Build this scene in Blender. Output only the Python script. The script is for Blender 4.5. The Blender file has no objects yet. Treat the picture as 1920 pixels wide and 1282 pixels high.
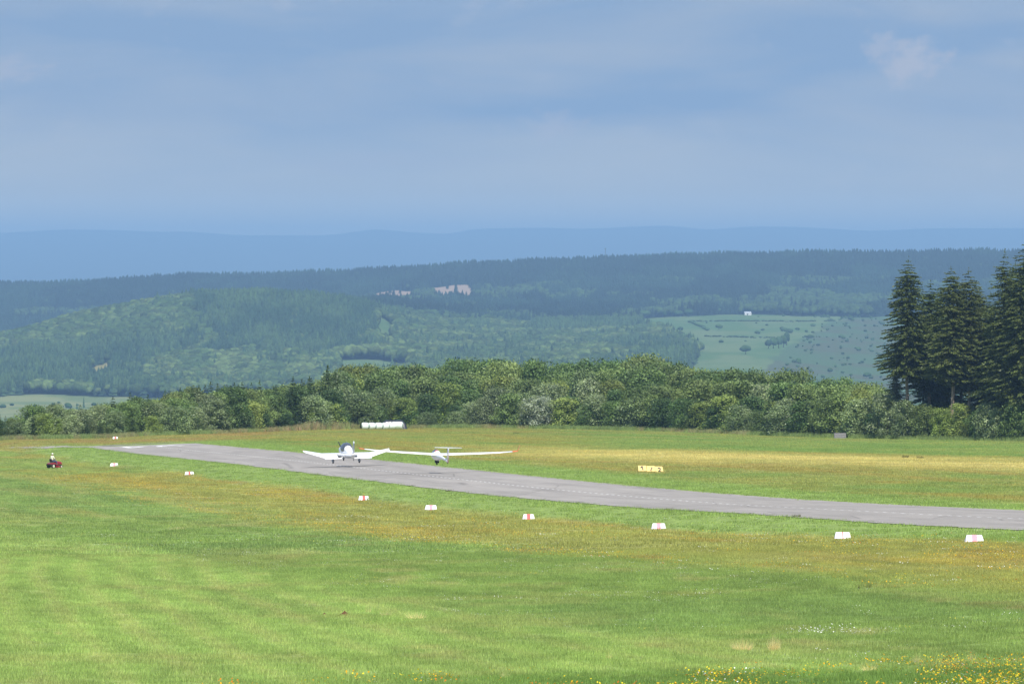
import bpy, math, random
import numpy as np
from mathutils import Vector, Matrix, Euler
R = math.radians
sc = bpy.context.scene
COL = sc.collection

# ------------------------------------------------------------------ camera, sky, sun, exposure
F = 12220.0; HY = 480.0            # focal length and horizon row, in pixels of the 1920 px wide photograph
cam_d = bpy.data.cameras.new("camera"); cam = bpy.data.objects.new("camera", cam_d); COL.objects.link(cam)
cam_d.sensor_width = 36.0; cam_d.lens = F / 1920 * 36; cam_d.clip_start = 1.0; cam_d.clip_end = 120000
cam.location = (0, 0, 0); cam.rotation_euler = (R(90) - math.atan((641 - HY) / F), 0, 0)
sc.camera = cam
SUN_EL, SUN_AZ = 54.0, 12.0        # behind the camera, a little to the right
w = bpy.data.worlds.new("World"); sc.world = w; w.use_nodes = True
wn = w.node_tree; wn.nodes.clear()
def wnode(t, **k):
    n = wn.nodes.new(t)
    for a, b in k.items(): setattr(n, a, b)
    return n
sky = wnode('ShaderNodeTexSky', sky_type='NISHITA', sun_disc=False)
sky.sun_elevation = R(SUN_EL); sky.sun_rotation = R(180 - SUN_AZ); sky.altitude = 900; sky.dust_density = 0.6; sky.air_density = 1.0; sky.ozone_density = 2.5
tc = wnode('ShaderNodeTexCoord'); sep = wnode('ShaderNodeSeparateXYZ'); wn.links.new(tc.outputs['Generated'], sep.inputs[0])
# banks of thin grey-blue stratus low over the far hills
mp = wnode('ShaderNodeMapping'); mp.inputs['Scale'].default_value = (16, 16, 75); wn.links.new(tc.outputs['Generated'], mp.inputs[0])
n1 = wnode('ShaderNodeTexNoise'); n1.inputs['Scale'].default_value = 1.0; n1.inputs['Detail'].default_value = 5; n1.inputs['Roughness'].default_value = .5
n1.inputs['Distortion'].default_value = .35
wn.links.new(mp.outputs[0], n1.inputs['Vector'])
cr = wnode('ShaderNodeValToRGB'); wn.links.new(n1.outputs['Fac'], cr.inputs[0])
SKY_D, SKY_L = (1.68, 2.48, 3.74, 1), (2.52, 3.02, 3.78, 1)
cr.color_ramp.elements[0].position = .40; cr.color_ramp.elements[0].color = SKY_D
cr.color_ramp.elements[1].position = .64; cr.color_ramp.elements[1].color = SKY_L
# small pinkish scraps of cloud
mp2 = wnode('ShaderNodeMapping'); mp2.inputs['Scale'].default_value = (85, 85, 150); mp2.inputs['Location'].default_value = (3.1, 0, 1.7); wn.links.new(tc.outputs['Generated'], mp2.inputs[0])
n2 = wnode('ShaderNodeTexNoise'); n2.inputs['Scale'].default_value = 1.0; n2.inputs['Detail'].default_value = 4
wn.links.new(mp2.outputs[0], n2.inputs['Vector'])
m2 = wnode('ShaderNodeMapRange'); m2.inputs['From Min'].default_value = .62; m2.inputs['From Max'].default_value = .80; m2.inputs['To Max'].default_value = .55
wn.links.new(n2.outputs['Fac'], m2.inputs['Value'])
mixp = wnode('ShaderNodeMix', data_type='RGBA'); mixp.inputs['B'].default_value = (3.0, 3.3, 4.0, 1)
wn.links.new(m2.outputs[0], mixp.inputs['Factor']); wn.links.new(cr.outputs[0], mixp.inputs['A'])
lowr = wnode('ShaderNodeMapRange'); lowr.inputs['From Min'].default_value = .003; lowr.inputs['From Max'].default_value = .022; lowr.inputs['To Min'].default_value = .85; lowr.inputs['To Max'].default_value = 0
wn.links.new(sep.outputs['Z'], lowr.inputs['Value']); mixl = wnode('ShaderNodeMix', data_type='RGBA'); mixl.inputs['B'].default_value = (5.2, 4.95, 4.1, 1)
wn.links.new(lowr.outputs[0], mixl.inputs['Factor']); wn.links.new(mixp.outputs['Result'], mixl.inputs['A'])
prev = mixl.outputs['Result']
for (wx, wz, rx, rz, am) in ((.0610, .0300, .0050, .0036, .9), (.0565, .0322, .0032, .0022, .6), (.0065, .0200, .0040, .0024, .55), (-.078, .0285, .006, .0024, .6), (-.021, .0145, .016, .0018, .35)):
    vs = wnode('ShaderNodeVectorMath', operation='SUBTRACT'); wn.links.new(tc.outputs['Generated'], vs.inputs[0]); vs.inputs[1].default_value = (wx, 1, wz)
    vm = wnode('ShaderNodeVectorMath', operation='MULTIPLY'); wn.links.new(vs.outputs[0], vm.inputs[0]); vm.inputs[1].default_value = (1 / rx, .5, 1 / rz)
    nw = wnode('ShaderNodeTexNoise'); nw.inputs['Scale'].default_value = 1.3; nw.inputs['Detail'].default_value = 5; wn.links.new(vm.outputs[0], nw.inputs['Vector'])
    vl = wnode('ShaderNodeVectorMath', operation='LENGTH'); wn.links.new(vm.outputs[0], vl.inputs[0])
    ad = wnode('ShaderNodeMath', operation='MULTIPLY_ADD'); wn.links.new(nw.outputs['Fac'], ad.inputs[0]); ad.inputs[1].default_value = -3.2; wn.links.new(vl.outputs['Value'], ad.inputs[2])
    ml_ = wnode('ShaderNodeMapRange'); ml_.interpolation_type = 'SMOOTHSTEP'; ml_.inputs['From Min'].default_value = -1.5; ml_.inputs['From Max'].default_value = -.3; ml_.inputs['To Min'].default_value = am; ml_.inputs['To Max'].default_value = 0; wn.links.new(ad.outputs[0], ml_.inputs['Value'])
    mw = wnode('ShaderNodeMix', data_type='RGBA'); mw.inputs['B'].default_value = (3.05, 3.25, 3.85, 1); wn.links.new(ml_.outputs[0], mw.inputs['Factor']); wn.links.new(prev, mw.inputs['A']); prev = mw.outputs['Result']
mr = wnode('ShaderNodeMapRange'); mr.interpolation_type = 'SMOOTHSTEP'
mr.inputs['From Min'].default_value = .05; mr.inputs['From Max'].default_value = .45; mr.inputs['To Min'].default_value = 1; mr.inputs['To Max'].default_value = 0
wn.links.new(sep.outputs['Z'], mr.inputs['Value'])
mixs = wnode('ShaderNodeMix', data_type='RGBA')
wn.links.new(mr.outputs[0], mixs.inputs['Factor']); wn.links.new(sky.outputs[0], mixs.inputs['A']); wn.links.new(prev, mixs.inputs['B'])
bg = wnode('ShaderNodeBackground'); bg.inputs['Strength'].default_value = 0.1; wn.links.new(mixs.outputs['Result'], bg.inputs['Color'])
wo = wnode('ShaderNodeOutputWorld'); wn.links.new(bg.outputs[0], wo.inputs['Surface'])
sd = bpy.data.lights.new("sun", 'SUN'); sd.energy = 4.0; sd.angle = R(.5); sd.color = (1, .955, .88)
so = bpy.data.objects.new("sun", sd); COL.objects.link(so); so.rotation_euler = (R(90 - SUN_EL), 0, R(SUN_AZ))
sc.view_settings.view_transform = 'Standard'; sc.view_settings.look = 'None'; sc.view_settings.gamma = 1
sc.view_settings.exposure = 0.7
sc.cycles.max_bounces = 6; sc.cycles.diffuse_bounces = 3; sc.cycles.transparent_max_bounces = 8; sc.cycles.volume_bounces = 0

# ------------------------------------------------------------------ helpers
def rgb(r, g, b, k=1.0):
    f = lambda v: ((v / 255 + .055) / 1.055) ** 2.4 if v > 10 else v / 255 / 12.92
    return (f(r) * k, f(g) * k, f(b) * k, 1.0)
def tag(o, label=None, cat=None, group=None, kind=None):
    for k, v in (('label', label), ('category', cat), ('group', group), ('kind', kind)):
        if v: o[k] = v
    return o
def empty(name, loc=(0, 0, 0), rot=(0, 0, 0), **k):
    o = bpy.data.objects.new(name, None); COL.objects.link(o); o.location = loc; o.rotation_euler = rot; o.empty_display_size = .3
    return tag(o, **k)
def obj(name, me, mat=None, parent=None, loc=None, rot=None):
    o = bpy.data.objects.new(name, me); COL.objects.link(o)
    if mat is not None and not me.materials: me.materials.append(mat)
    if parent: o.parent = parent
    if loc is not None: o.location = loc
    if rot is not None: o.rotation_euler = rot
    return o
def npmesh(name, V, Fq, smooth=False, col=None):
    """mesh from numpy verts (n,3) and faces (m,k)"""
    V = np.asarray(V, dtype=np.float32); Fq = np.asarray(Fq, dtype=np.int32)
    me = bpy.data.meshes.new(name); k = Fq.shape[1]
    me.vertices.add(len(V)); me.vertices.foreach_set('co', V.ravel())
    me.loops.add(Fq.size); me.loops.foreach_set('vertex_index', Fq.ravel())
    me.polygons.add(len(Fq)); me.polygons.foreach_set('loop_start', np.arange(len(Fq), dtype=np.int32) * k)
    me.polygons.foreach_set('loop_total', np.full(len(Fq), k, dtype=np.int32))
    if smooth: me.polygons.foreach_set('use_smooth', np.ones(len(Fq), dtype=bool))
    if col is not None:
        a = me.color_attributes.new('tint', 'FLOAT_COLOR', 'POINT'); c = np.ones((len(V), 4), dtype=np.float32); c[:, :col.shape[1]] = col
        a.data.foreach_set('color', c.ravel())
    me.update(calc_edges=True); me.validate()
    return me
class MB:
    """collects shapes for ONE mesh"""
    def __init__(s): s.v = []; s.f = []
    def add(s, vs, fs, M=None):
        n = len(s.v)
        s.v += [tuple(M @ Vector(v)) if M is not None else tuple(v) for v in vs]; s.f += [tuple(i + n for i in f) for f in fs]; return s
    def box(s, c, d, M=None, taper=1.0):
        x, y, z = d[0] / 2, d[1] / 2, d[2] / 2; t = taper
        vs = [(c[0] + a * x, c[1] + b * y, c[2] - z) for a, b in ((-1, -1), (1, -1), (1, 1), (-1, 1))] + [(c[0] + a * x * t, c[1] + b * y * t, c[2] + z) for a, b in ((-1, -1), (1, -1), (1, 1), (-1, 1))]
        return s.add(vs, [(3, 2, 1, 0), (4, 5, 6, 7), (0, 1, 5, 4), (1, 2, 6, 5), (2, 3, 7, 6), (3, 0, 4, 7)], M)
    def loft(s, rings, caps=True):
        n = len(rings[0]); b = len(s.v)
        for r in rings: s.v += [tuple(p) for p in r]
        for i in range(len(rings) - 1):
            for j in range(n):
                a0 = b + i * n + j; a1 = b + i * n + (j + 1) % n
                s.f.append((a0, a1, a1 + n, a0 + n))
        if caps:
            s.f.append(tuple(b + j for j in range(n))[::-1]); s.f.append(tuple(b + (len(rings) - 1) * n + j for j in range(n)))
        return s
    def tube(s, pts, rad, n=8):
        pts = [Vector(p) for p in pts]; rad = rad if isinstance(rad, (list, tuple)) else [rad] * len(pts); rings = []
        for i, p in enumerate(pts):
            d = (pts[min(i + 1, len(pts) - 1)] - pts[max(i - 1, 0)]).normalized()
            a = d.cross(Vector((0, 0, 1)) if abs(d.z) < .9 else Vector((1, 0, 0))).normalized(); c = d.cross(a)
            rings.append([p + (a * math.cos(t) + c * math.sin(t)) * rad[i] for t in [2 * math.pi * j / n for j in range(n)]])
        return s.loft(rings)
    def lathe(s, prof, axis='x', c=(0, 0, 0), n=20):
        """prof: list (pos along axis, radius)"""
        rings = []
        for p, r in prof:
            ring = []
            for j in range(n):
                t = 2 * math.pi * j / n; a, b = r * math.cos(t), r * math.sin(t)
                q = {'x': (p, a, b), 'y': (a, p, b), 'z': (a, b, p)}[axis]; ring.append((c[0] + q[0], c[1] + q[1], c[2] + q[2]))
            rings.append(ring)
        return s.loft(rings)
    def build(s, name, mat, parent=None, smooth=False, bevel=0, **k):
        me = bpy.data.meshes.new(name); me.from_pydata(s.v, [], s.f); me.validate(); me.update()
        import bmesh
        bm = bmesh.new(); bm.from_mesh(me); bmesh.ops.recalc_face_normals(bm, faces=bm.faces); bm.to_mesh(me); bm.free()
        if smooth: me.polygons.foreach_set('use_smooth', [True] * len(me.polygons))
        o = obj(name, me, mat, parent)
        if bevel:
            m = o.modifiers.new('bevel', 'BEVEL'); m.width = bevel; m.segments = 2; m.limit_method = 'ANGLE'
        return tag(o, **k)

# numpy value noise
def _h(ix, iy, s):
    n = (ix.astype(np.int64) * 374761393 + iy.astype(np.int64) * 668265263 + s * 974711) & 0x7fffffff
    n = ((n ^ (n >> 13)) * 1274126177) & 0x7fffffff
    return ((n ^ (n >> 16)) & 0xffff) / 65535.0
def vnoise(x, y, s=0):
    ix = np.floor(x); iy = np.floor(y); fx = x - ix; fy = y - iy; fx = fx * fx * (3 - 2 * fx); fy = fy * fy * (3 - 2 * fy)
    a = _h(ix, iy, s); b = _h(ix + 1, iy, s); c = _h(ix, iy + 1, s); d = _h(ix + 1, iy + 1, s)
    return (a * (1 - fx) + b * fx) * (1 - fy) + (c * (1 - fx) + d * fx) * fy
def fbm(x, y, s=0, o=4):
    t = 0; a = .5; n = 0
    for i in range(o): t = t + a * vnoise(x * 2 ** i + 17.3 * i, y * 2 ** i - 9.1 * i, s + i); n += a; a *= .55
    return t / n
def sst(x, a, b):
    t = np.clip((x - a) / (b - a), 0, 1); return t * t * (3 - 2 * t)

# ------------------------------------------------------------------ terrain heights
def gp(px, py, Y): return ((px - 960) / F * Y, Y, -(py - HY) / F * Y)
RS = .16; RA = 87.5; RN = math.sqrt(1 + RS * RS)       # runway centre line: X = RA - RS*Y
def uof(X, Y): return (X + RS * Y - RA) / RN
NE = [(2300, 1003), (1920, 990), (1580, 977), (1300, 966), (1085, 946), (870, 922), (680, 900), (480, 876), (330, 858), (168, 840.5)]
FE = [(2300, 971), (1920, 957), (1530, 940), (1300, 923), (1100, 905), (900, 883), (700, 860), (480, 842), (373, 831)]
def _edge(pts, A): q = np.array([gp(px, py, A / (RS + (px - 960) / F)) for px, py in pts]); return np.hypot(q[:, 1], q[:, 0] - RA) , q[:, 2]
SG = np.arange(-100, 1400, 5.)
def _sm(z, w):
    k = np.exp(-.5 * (np.arange(-60, 61) * 5 / w) ** 2); k /= k.sum(); lo = z[0] - (z[1] - z[0]) * np.arange(60, 0, -1); hi = z[-1] + (z[-1] - z[-2]) * np.arange(1, 61); return np.convolve(np.concatenate([lo, z, hi]), k, 'valid')
def _prof(pts, A, w):
    s, z = _edge(pts, A); o = np.argsort(s); s, z = s[o], z[o]; s = np.concatenate([[-100, 0, 150], s, [1100, 1400]]); z = np.concatenate([[-1, -3, -8.6], z, [z[-1] - (1100 - s[-3]) * .019, z[-1] - (1400 - s[-3]) * .019]])
    return _sm(np.interp(SG, s, z), w)
ZN = _prof(NE, 80.2, 32.); ZF = _prof(FE, 94.8, 32.); ZC = (ZN + ZF) / 2; ZS = _sm((ZF - ZN) / 14.5, 70.)
def base_h(X, Y):
    u = uof(X, Y); s = (Y - RS / RN * u) * RN; return np.interp(s, SG, ZC) + np.interp(s, SG, ZS) * np.clip(u, -14, 14) - .82 * sst(-u, 7.6, 14.5) * sst(s, 312, 415)
MARK = [(1827, 1019), (1580, 1011), (1235, 988.5), (991, 972.5), (808, 957), (682, 937), (355, 889.5), (214, 873.5)]
ctl = [gp(px, py, 74.0 / (RS + (px - 960) / F)) for px, py in MARK]
ctl += [gp(101, 878, 750), gp(0, 840, 865), gp(0, 826.5, 960), gp(200, 823, 960), gp(400, 814, 1000), gp(620, 805, 1060), gp(717, 805.5, 1070), gp(900, 803, 1080), gp(1200, 808, 1060),
        gp(1500, 820, 1000), gp(1920, 828, 950), gp(2300, 830, 950), gp(1217, 884, 590), gp(150, 1010, 394), gp(640, 1100, 275), gp(1100, 1170, 215), gp(960, 1282, 150), gp(0, 1290, 150), gp(1920, 1278, 150),
        (0, 0, -1.7), (-30, 0, -1.9), (30, 0, -1.5), (0, 70, -5.6), gp(0, 920, 600), gp(-400, 850, 860), gp(-400, 826, 980), gp(-400, 930, 600)]
ctl = np.array(ctl)
_r0 = [(RA - RS / RN * s + u / RN, s / RN + RS / RN * u, 0) for s in range(330, 880, 60) for u in (-7.25, 0, 7.25)]
_res = np.array([tuple(c[:2]) + (c[2] - float(base_h(c[0], c[1])),) for c in ctl] + _r0)
def _phi(r2): return r2 * np.log(np.sqrt(r2) + 1e-9)
_S = np.array([1 / 3.0, 1 / 12.0]) / 10
def _tps_fit(P, z, lam=.1):
    P = P * _S; n = len(P); d = ((P[:, None] - P[None]) ** 2).sum(-1); A = np.zeros((n + 3, n + 3)); A[:n, :n] = _phi(d) + lam * np.eye(n)
    A[:n, n] = 1; A[:n, n + 1:] = P; A[n, :n] = 1; A[n + 1:, :n] = P.T
    return P, np.linalg.solve(A, np.concatenate([z, np.zeros(3)]))
_P, _W = _tps_fit(_res[:, :2], _res[:, 2])
def near_h(X, Y):
    sh = X.shape; L = .11 * np.maximum(Y, 150) + 8
    Xc = np.clip(X, -L, L); Yc = np.clip(Y, 0, 1100); q = np.stack([Xc.ravel(), Yc.ravel()], -1) * _S; out = np.empty(len(q))
    for i in range(0, len(q), 60000):
        qq = q[i:i + 60000]; d = ((qq[:, None] - _P[None]) ** 2).sum(-1)
        out[i:i + 60000] = _phi(d) @ _W[:len(_P)] + _W[len(_P)] + qq @ _W[len(_P) + 1:]
    return out.reshape(sh) + base_h(Xc, Yc)
# far country: rows of the bare ground (photo rows) against distance, for several columns
FY = np.array([1250, 1600, 3000, 4500, 5200, 6200, 7000, 7600, 8000, 8600, 9300, 10000, 11000, 12000, 12600, 13300, 15000, 20500.])
FPX = np.array([-400, 0, 120, 240, 350, 480, 600, 700, 760, 850, 1000, 1150, 1250, 1400, 1560, 1720, 1920, 2300.])
z2y = lambda z, Y: HY - z * F / Y
hd = [z2y(-34, 1250), z2y(-58, 1600), z2y(-112, 3000), z2y(-128, 4500)]; tl = [600, 610, 660]
#             5200 6200 7000 7600 8000 8600 9300 10000 11000 12000 12600
FR = np.array([
 hd + [792, 760, 722, 690, 668, 668, 668, 656, 612, 566, 552] + tl,
 hd + [782, 744, 702, 668, 642, 668, 668, 656, 608, 562, 549] + tl,
 hd + [780, 744, 694, 644, 613, 640, 662, 652, 606, 560, 547] + tl,
 hd + [778, 744, 686, 622, 586, 610, 650, 648, 604, 555, 540] + tl,
 hd + [776, 742, 680, 608, 570, 590, 632, 640, 600, 548, 536] + tl,
 hd + [775, 738, 676, 606, 568, 582, 612, 620, 590, 545, 533] + tl,
 hd + [772, 730, 672, 612, 574, 576, 592, 600, 576, 542, 529] + tl,
 hd + [765, 722, 672, 624, 592, 588, 584, 578, 564, 538, 524] + tl,
 hd + [760, 715, 676, 645, 622, 602, 590, 578, 560, 533, 520] + tl,
 hd + [755, 712, 680, 656, 636, 616, 598, 582, 558, 528, 514] + tl,
 hd + [750, 708, 678, 660, 644, 622, 604, 586, 554, 522, 508] + tl,
 hd + [745, 708, 674, 656, 640, 620, 602, 586, 550, 515, 503] + tl,
 hd + [750, 712, 674, 650, 632, 612, 596, 582, 546, 510, 499] + tl,
 hd + [756, 716, 672, 646, 630, 608, 592, 578, 544, 508, 496] + tl,
 hd + [758, 722, 682, 652, 634, 610, 592, 578, 545, 508, 494] + tl,
 hd + [758, 724, 690, 660, 640, 614, 592, 576, 545, 508, 494] + tl,
 hd + [758, 724, 690, 660, 640, 614, 592, 576, 545, 506, 492] + tl,
 hd + [758, 724, 690, 660, 640, 614, 592, 576, 545, 506, 492] + tl])
FZ = -(FR - HY) / F * FY[None, :]
def _ease(t): return t
def far_h(X, Y):
    px = np.clip(X / np.maximum(Y, 1) * F + 960, FPX[0], FPX[-1]); Yc = np.clip(Y, FY[0], FY[-1])
    i = np.clip(np.searchsorted(FPX, px) - 1, 0, len(FPX) - 2); j = np.clip(np.searchsorted(FY, Yc) - 1, 0, len(FY) - 2)
    # Catmull-Rom across columns for smooth hills, cubic-ish along depth
    def cr(p0, p1, p2, p3, t): return .5 * (2 * p1 + (p2 - p0) * t + (2 * p0 - 5 * p1 + 4 * p2 - p3) * t * t + (3 * p1 - p0 - 3 * p2 + p3) * t ** 3)
    t = (px - FPX[i]) / (FPX[i + 1] - FPX[i]); s = (Yc - FY[j]) / (FY[j + 1] - FY[j]); n, m = len(FPX) - 1, len(FY) - 1
    rows = []
    for dj in (-1, 0, 1, 2):
        jj = np.clip(j + dj, 0, m); rows.append(cr(FZ[np.clip(i - 1, 0, n), jj], FZ[i, jj], FZ[i + 1, jj], FZ[np.clip(i + 2, 0, n), jj], t))
    z = cr(*rows, s)
    rough = sst(Y, 1500, 5000) * 3.0 * (fbm(X / 160, Y / 260, 5, 3) - .5)
    return z + rough
def H(X, Y):
    X = np.asarray(X, float); Y = np.asarray(Y, float); b = sst(Y, 1085, 1250)
    z = np.empty(X.shape)
    m = b < 1
    z[m] = near_h(X[m], Y[m])
    zf = far_h(X, np.maximum(Y, 1250))
    z[~m] = zf[~m]; z[m] = z[m] * (1 - b[m]) + zf[m] * b[m]
    return z
def h1(x, y): return float(H(np.array([x]), np.array([y]))[0])

# ------------------------------------------------------------------ ground colours (real plant colours, large zones)
KG = .80
def C(r, g, b): return np.array(rgb(r, g, b, KG)[:3]) * np.array([1, .985, 1.16])
cFresh = C(160, 186, 92); cOlive = C(178, 182, 92); cOrange = C(194, 176, 84); cDark = C(152, 178, 88); cLight = C(178, 205, 106); cYel = C(220, 208, 122)
cRust = C(182, 154, 94); cStraw = C(204, 196, 124); cMid = C(160, 186, 94)
def mixc(a, b, t): return a * (1 - t[..., None]) + b * t[..., None]
def field_col(X, Y):
    u = uof(X, Y); v = Y
    wn1 = fbm(X / 14, Y / 60, 11, 4) - .5; uw = u + 7 * wn1
    lon = fbm((u + 5 * wn1) / 3.2, v / 70, 21, 4)        # streaks along the runway
    lon2 = fbm(u / 1.6, v / 45, 31, 3); blob = fbm(X / 5, Y / 22, 41, 4); blob2 = fbm(X / 2.2, Y / 10, 47, 3)
    c = np.broadcast_to(cMid, X.shape + (3,)).copy()
    # near side of the runway
    near = u < 0
    fl = sst(uw, -36, -27) * (1 - sst(uw, -13.5, -11.5)) * sst(u, -40, -30)
    fl = fl * (1 - .75 * sst(Y, 640, 720))
    c = mixc(c, cDark, sst(-uw, 30, 36) * .9)
    c = mixc(c, cOlive, fl)
    c = mixc(c, cOrange, fl * sst(lon * .6 + blob * .4, .47, .66) * .55)
    c = mixc(c, cRust, sst(lon * .5 + blob2 * .5, .60, .74) * .4 * sst(uw, -46, -34) * near)
    left = sst(Y, 420, 520) * sst(-u, 22, 30)
    c = mixc(c, mixc(C(152, 180, 92), C(176, 184, 102), sst(lon2, .38, .68)), left * .85)
    c = mixc(c, C(184, 178, 94), left * sst(lon * .5 + blob * .5, .53, .68) * .75)
    c = mixc(c, C(184, 178, 88), near * sst(Y, 560, 640) * sst(uw, -34, -22) * (1 - sst(uw, -17, -12)) * sst(blob, .42, .6) * .8)
    c = mixc(c, C(132, 164, 88), sst(fbm(X / 30, Y / 45, 71, 3), .52, .68) * .3 * near * sst(-uw, 30, 40))
    lt = sst(-uw, 48, 53)
    c = mixc(c, cLight, lt * .95)
    ph = X + Y * .085 + 6 * fbm(X / 30, Y / 110, 51, 2)
    stripe = .5 + .5 * np.sin(ph * 3.0)
    c = mixc(c, cStraw, lt * sst(stripe * .6 + lon2 * .4, .5, .85) * .34); c = mixc(c, c * .90, lt * sst(.7 * (1 - stripe) + .3 * lon2, .55, .85))
    c = mixc(c, C(158, 184, 90), lt * sst(blob, .52, .7) * .55)
    c = mixc(c, cStraw, near * sst(blob2 * .6 + blob * .4, .6, .75) * .45 * sst(-uw, 30, 38))
    btm = (1 - sst(Y, 157, 166)) * sst(X, -8, 2)
    c = mixc(c, C(132, 164, 74), btm)
    st2 = fbm((u + 9 * wn1) / 1.1, v / 26, 141, 4); st3 = fbm(X / 1.8, Y / 16, 149, 4)
    c = mixc(c, c * .86, near * sst(st2, .5, .68)); c = mixc(c, c * 1.12, near * sst(st3, .54, .72)); c = mixc(c, C(190, 188, 112), near * sst(fbm(X / 7, Y / 9, 157, 4), .58, .72) * .28)
    # strips of fresh grass along both edges
    c = mixc(c, cFresh, sst(u, -13.5, -11) * (1 - sst(u, 13 + 5 * wn1, 17 + 5 * wn1)))
    # far side
    far = sst(u, 12 + 6 * wn1, 17 + 6 * wn1)
    fc = mixc(np.broadcast_to(C(170, 180, 92), X.shape + (3,)), C(180, 174, 88), sst(lon, .42, .62))
    wv = (Y - (735 - 1.9 * X)) / 55 + .6 * wn1
    yb = np.exp(-np.clip(np.abs(wv), 0, 9) ** 3) * sst(X, -14, 12)
    fc = mixc(fc, cRust, sst(fbm(X / 9, Y / 5, 83, 3), .52, .66) * .4 * np.exp(-((Y - 690 + 1.9 * X) / 60) ** 2))
    fc = mixc(fc, cYel * 1.1, yb * (.6 + .4 * sst(fbm(X / 40, Y / 6, 61, 3), .36, .56)))
    fc = mixc(fc, C(156, 182, 92), (1 - yb) * sst(wv, 1, 1.6) * sst(X, 2, 16) * .85)
    fc = mixc(fc, C(142, 174, 84), sst(fbm(X / 12, Y / 26, 91, 3), .55, .7) * .6 * (1 - yb))
    fc = mixc(fc, C(178, 174, 96), sst(Y, 900, 960) * sst(fbm(X / 10, Y / 20, 95, 3), .4, .6) * .55)
    c = mixc(c, fc, far)
    lf = sst(Y, 850, 890) * (1 - sst(X, -40, -30))
    c = mixc(c, mixc(np.broadcast_to(C(176, 174, 92), X.shape + (3,)), C(190, 164, 96), sst(blob, .45, .6) * .7), lf)
    return c
def px_of(X, Y): return X / Y * F + 960
def in_poly(px, py, poly):
    r = np.zeros(px.shape, bool); n = len(poly)
    for i in range(n):
        x1, y1 = poly[i]; x2, y2 = poly[(i + 1) % n]
        if y1 == y2: continue
        c = ((y1 > py) != (y2 > py)) & (px < (x2 - x1) * (py - y1) / (y2 - y1) + x1); r ^= c
    return r
# open ground in the far country, as (column, distance) patches
OPEN = {
 'left_meadow': [(-500, 4400), (-500, 6190), (160, 6190), (330, 6050), (330, 4400)],
 'hill_gap': [(163, 6700), (170, 7010), (208, 7060), (212, 6800), (185, 6680)],
 'mid_meadow': [(628, 6450), (640, 6990), (700, 7020), (762, 6960), (770, 6420), (700, 6400)],
 'mid_strip': [(705, 7450), (712, 8150), (735, 8150), (740, 7400)],
 'brown_a': [(695, 10350), (700, 11450), (740, 11600), (780, 11500), (776, 10350)],
 'brown_b': [(803, 10500), (806, 11600), (850, 11700), (888, 11650), (886, 10600)],
 'right_meadow': [(1322, 5000), (1290, 6600), (1318, 7300), (1260, 8000), (1205, 8550), (1200, 9330), (1330, 9380), (1450, 9330), (1600, 9250), (1720, 9350), (2500, 9350), (2500, 5000)],
 'upper_clear': [(1580, 9500), (1590, 9900), (1680, 10300), (1720, 10200), (1700, 9500)],
}
def open_masks(X, Y):
    px = px_of(X, np.maximum(Y, 1)); px = px + 14 * (fbm(X / 60, Y / 220, 101, 3) - .5) * 2
    Yj = Y + 120 * (fbm(X / 45, Y / 300, 105, 2) - .5) * 2
    return {k: in_poly(px, Yj, p) for k, p in OPEN.items()}
def far_col(X, Y):
    n = fbm(X / 40, Y / 160, 121, 4); c = np.broadcast_to(rgb(70, 92, 44, .35)[:3], X.shape + (3,)).copy(); m = open_masks(X, Y)
    gr = mixc(np.broadcast_to(rgb(120, 158, 92, .44)[:3], X.shape + (3,)), np.array(rgb(146, 170, 108, .44)[:3]), sst(n, .35, .65))
    for k in ('left_meadow', 'mid_meadow', 'mid_strip', 'right_meadow'): c[m[k]] = gr[m[k]]
    px = px_of(X, np.maximum(Y, 1)); heath = m['right_meadow'] & (px > 1480 + (Y - 7500) * .06 + 60 * (n - .5))
    hc = mixc(np.broadcast_to(rgb(116, 148, 98, .42)[:3], X.shape + (3,)), np.array(rgb(126, 138, 100, .40)[:3]), sst(n, .4, .62)); c[heath] = hc[heath]
    lm = m['left_meadow']; lc = mixc(np.broadcast_to(rgb(172, 180, 118, .5)[:3], X.shape + (3,)), np.array(rgb(140, 160, 100, .5)[:3]), sst(n, .4, .6)); c[lm] = lc[lm]
    c[m['hill_gap']] = rgb(186, 178, 112, .5)[:3]
    for k in ('brown_a', 'brown_b'): c[m[k]] = rgb(196, 172, 146, .62)[:3]
    c[m['upper_clear']] = rgb(150, 120, 105, .5)[:3]
    return c
def ground_col(X, Y):
    b = sst(Y, 1100, 1200); return field_col(X, Y) * (1 - b[..., None]) + far_col(X, Y) * b[..., None]

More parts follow.
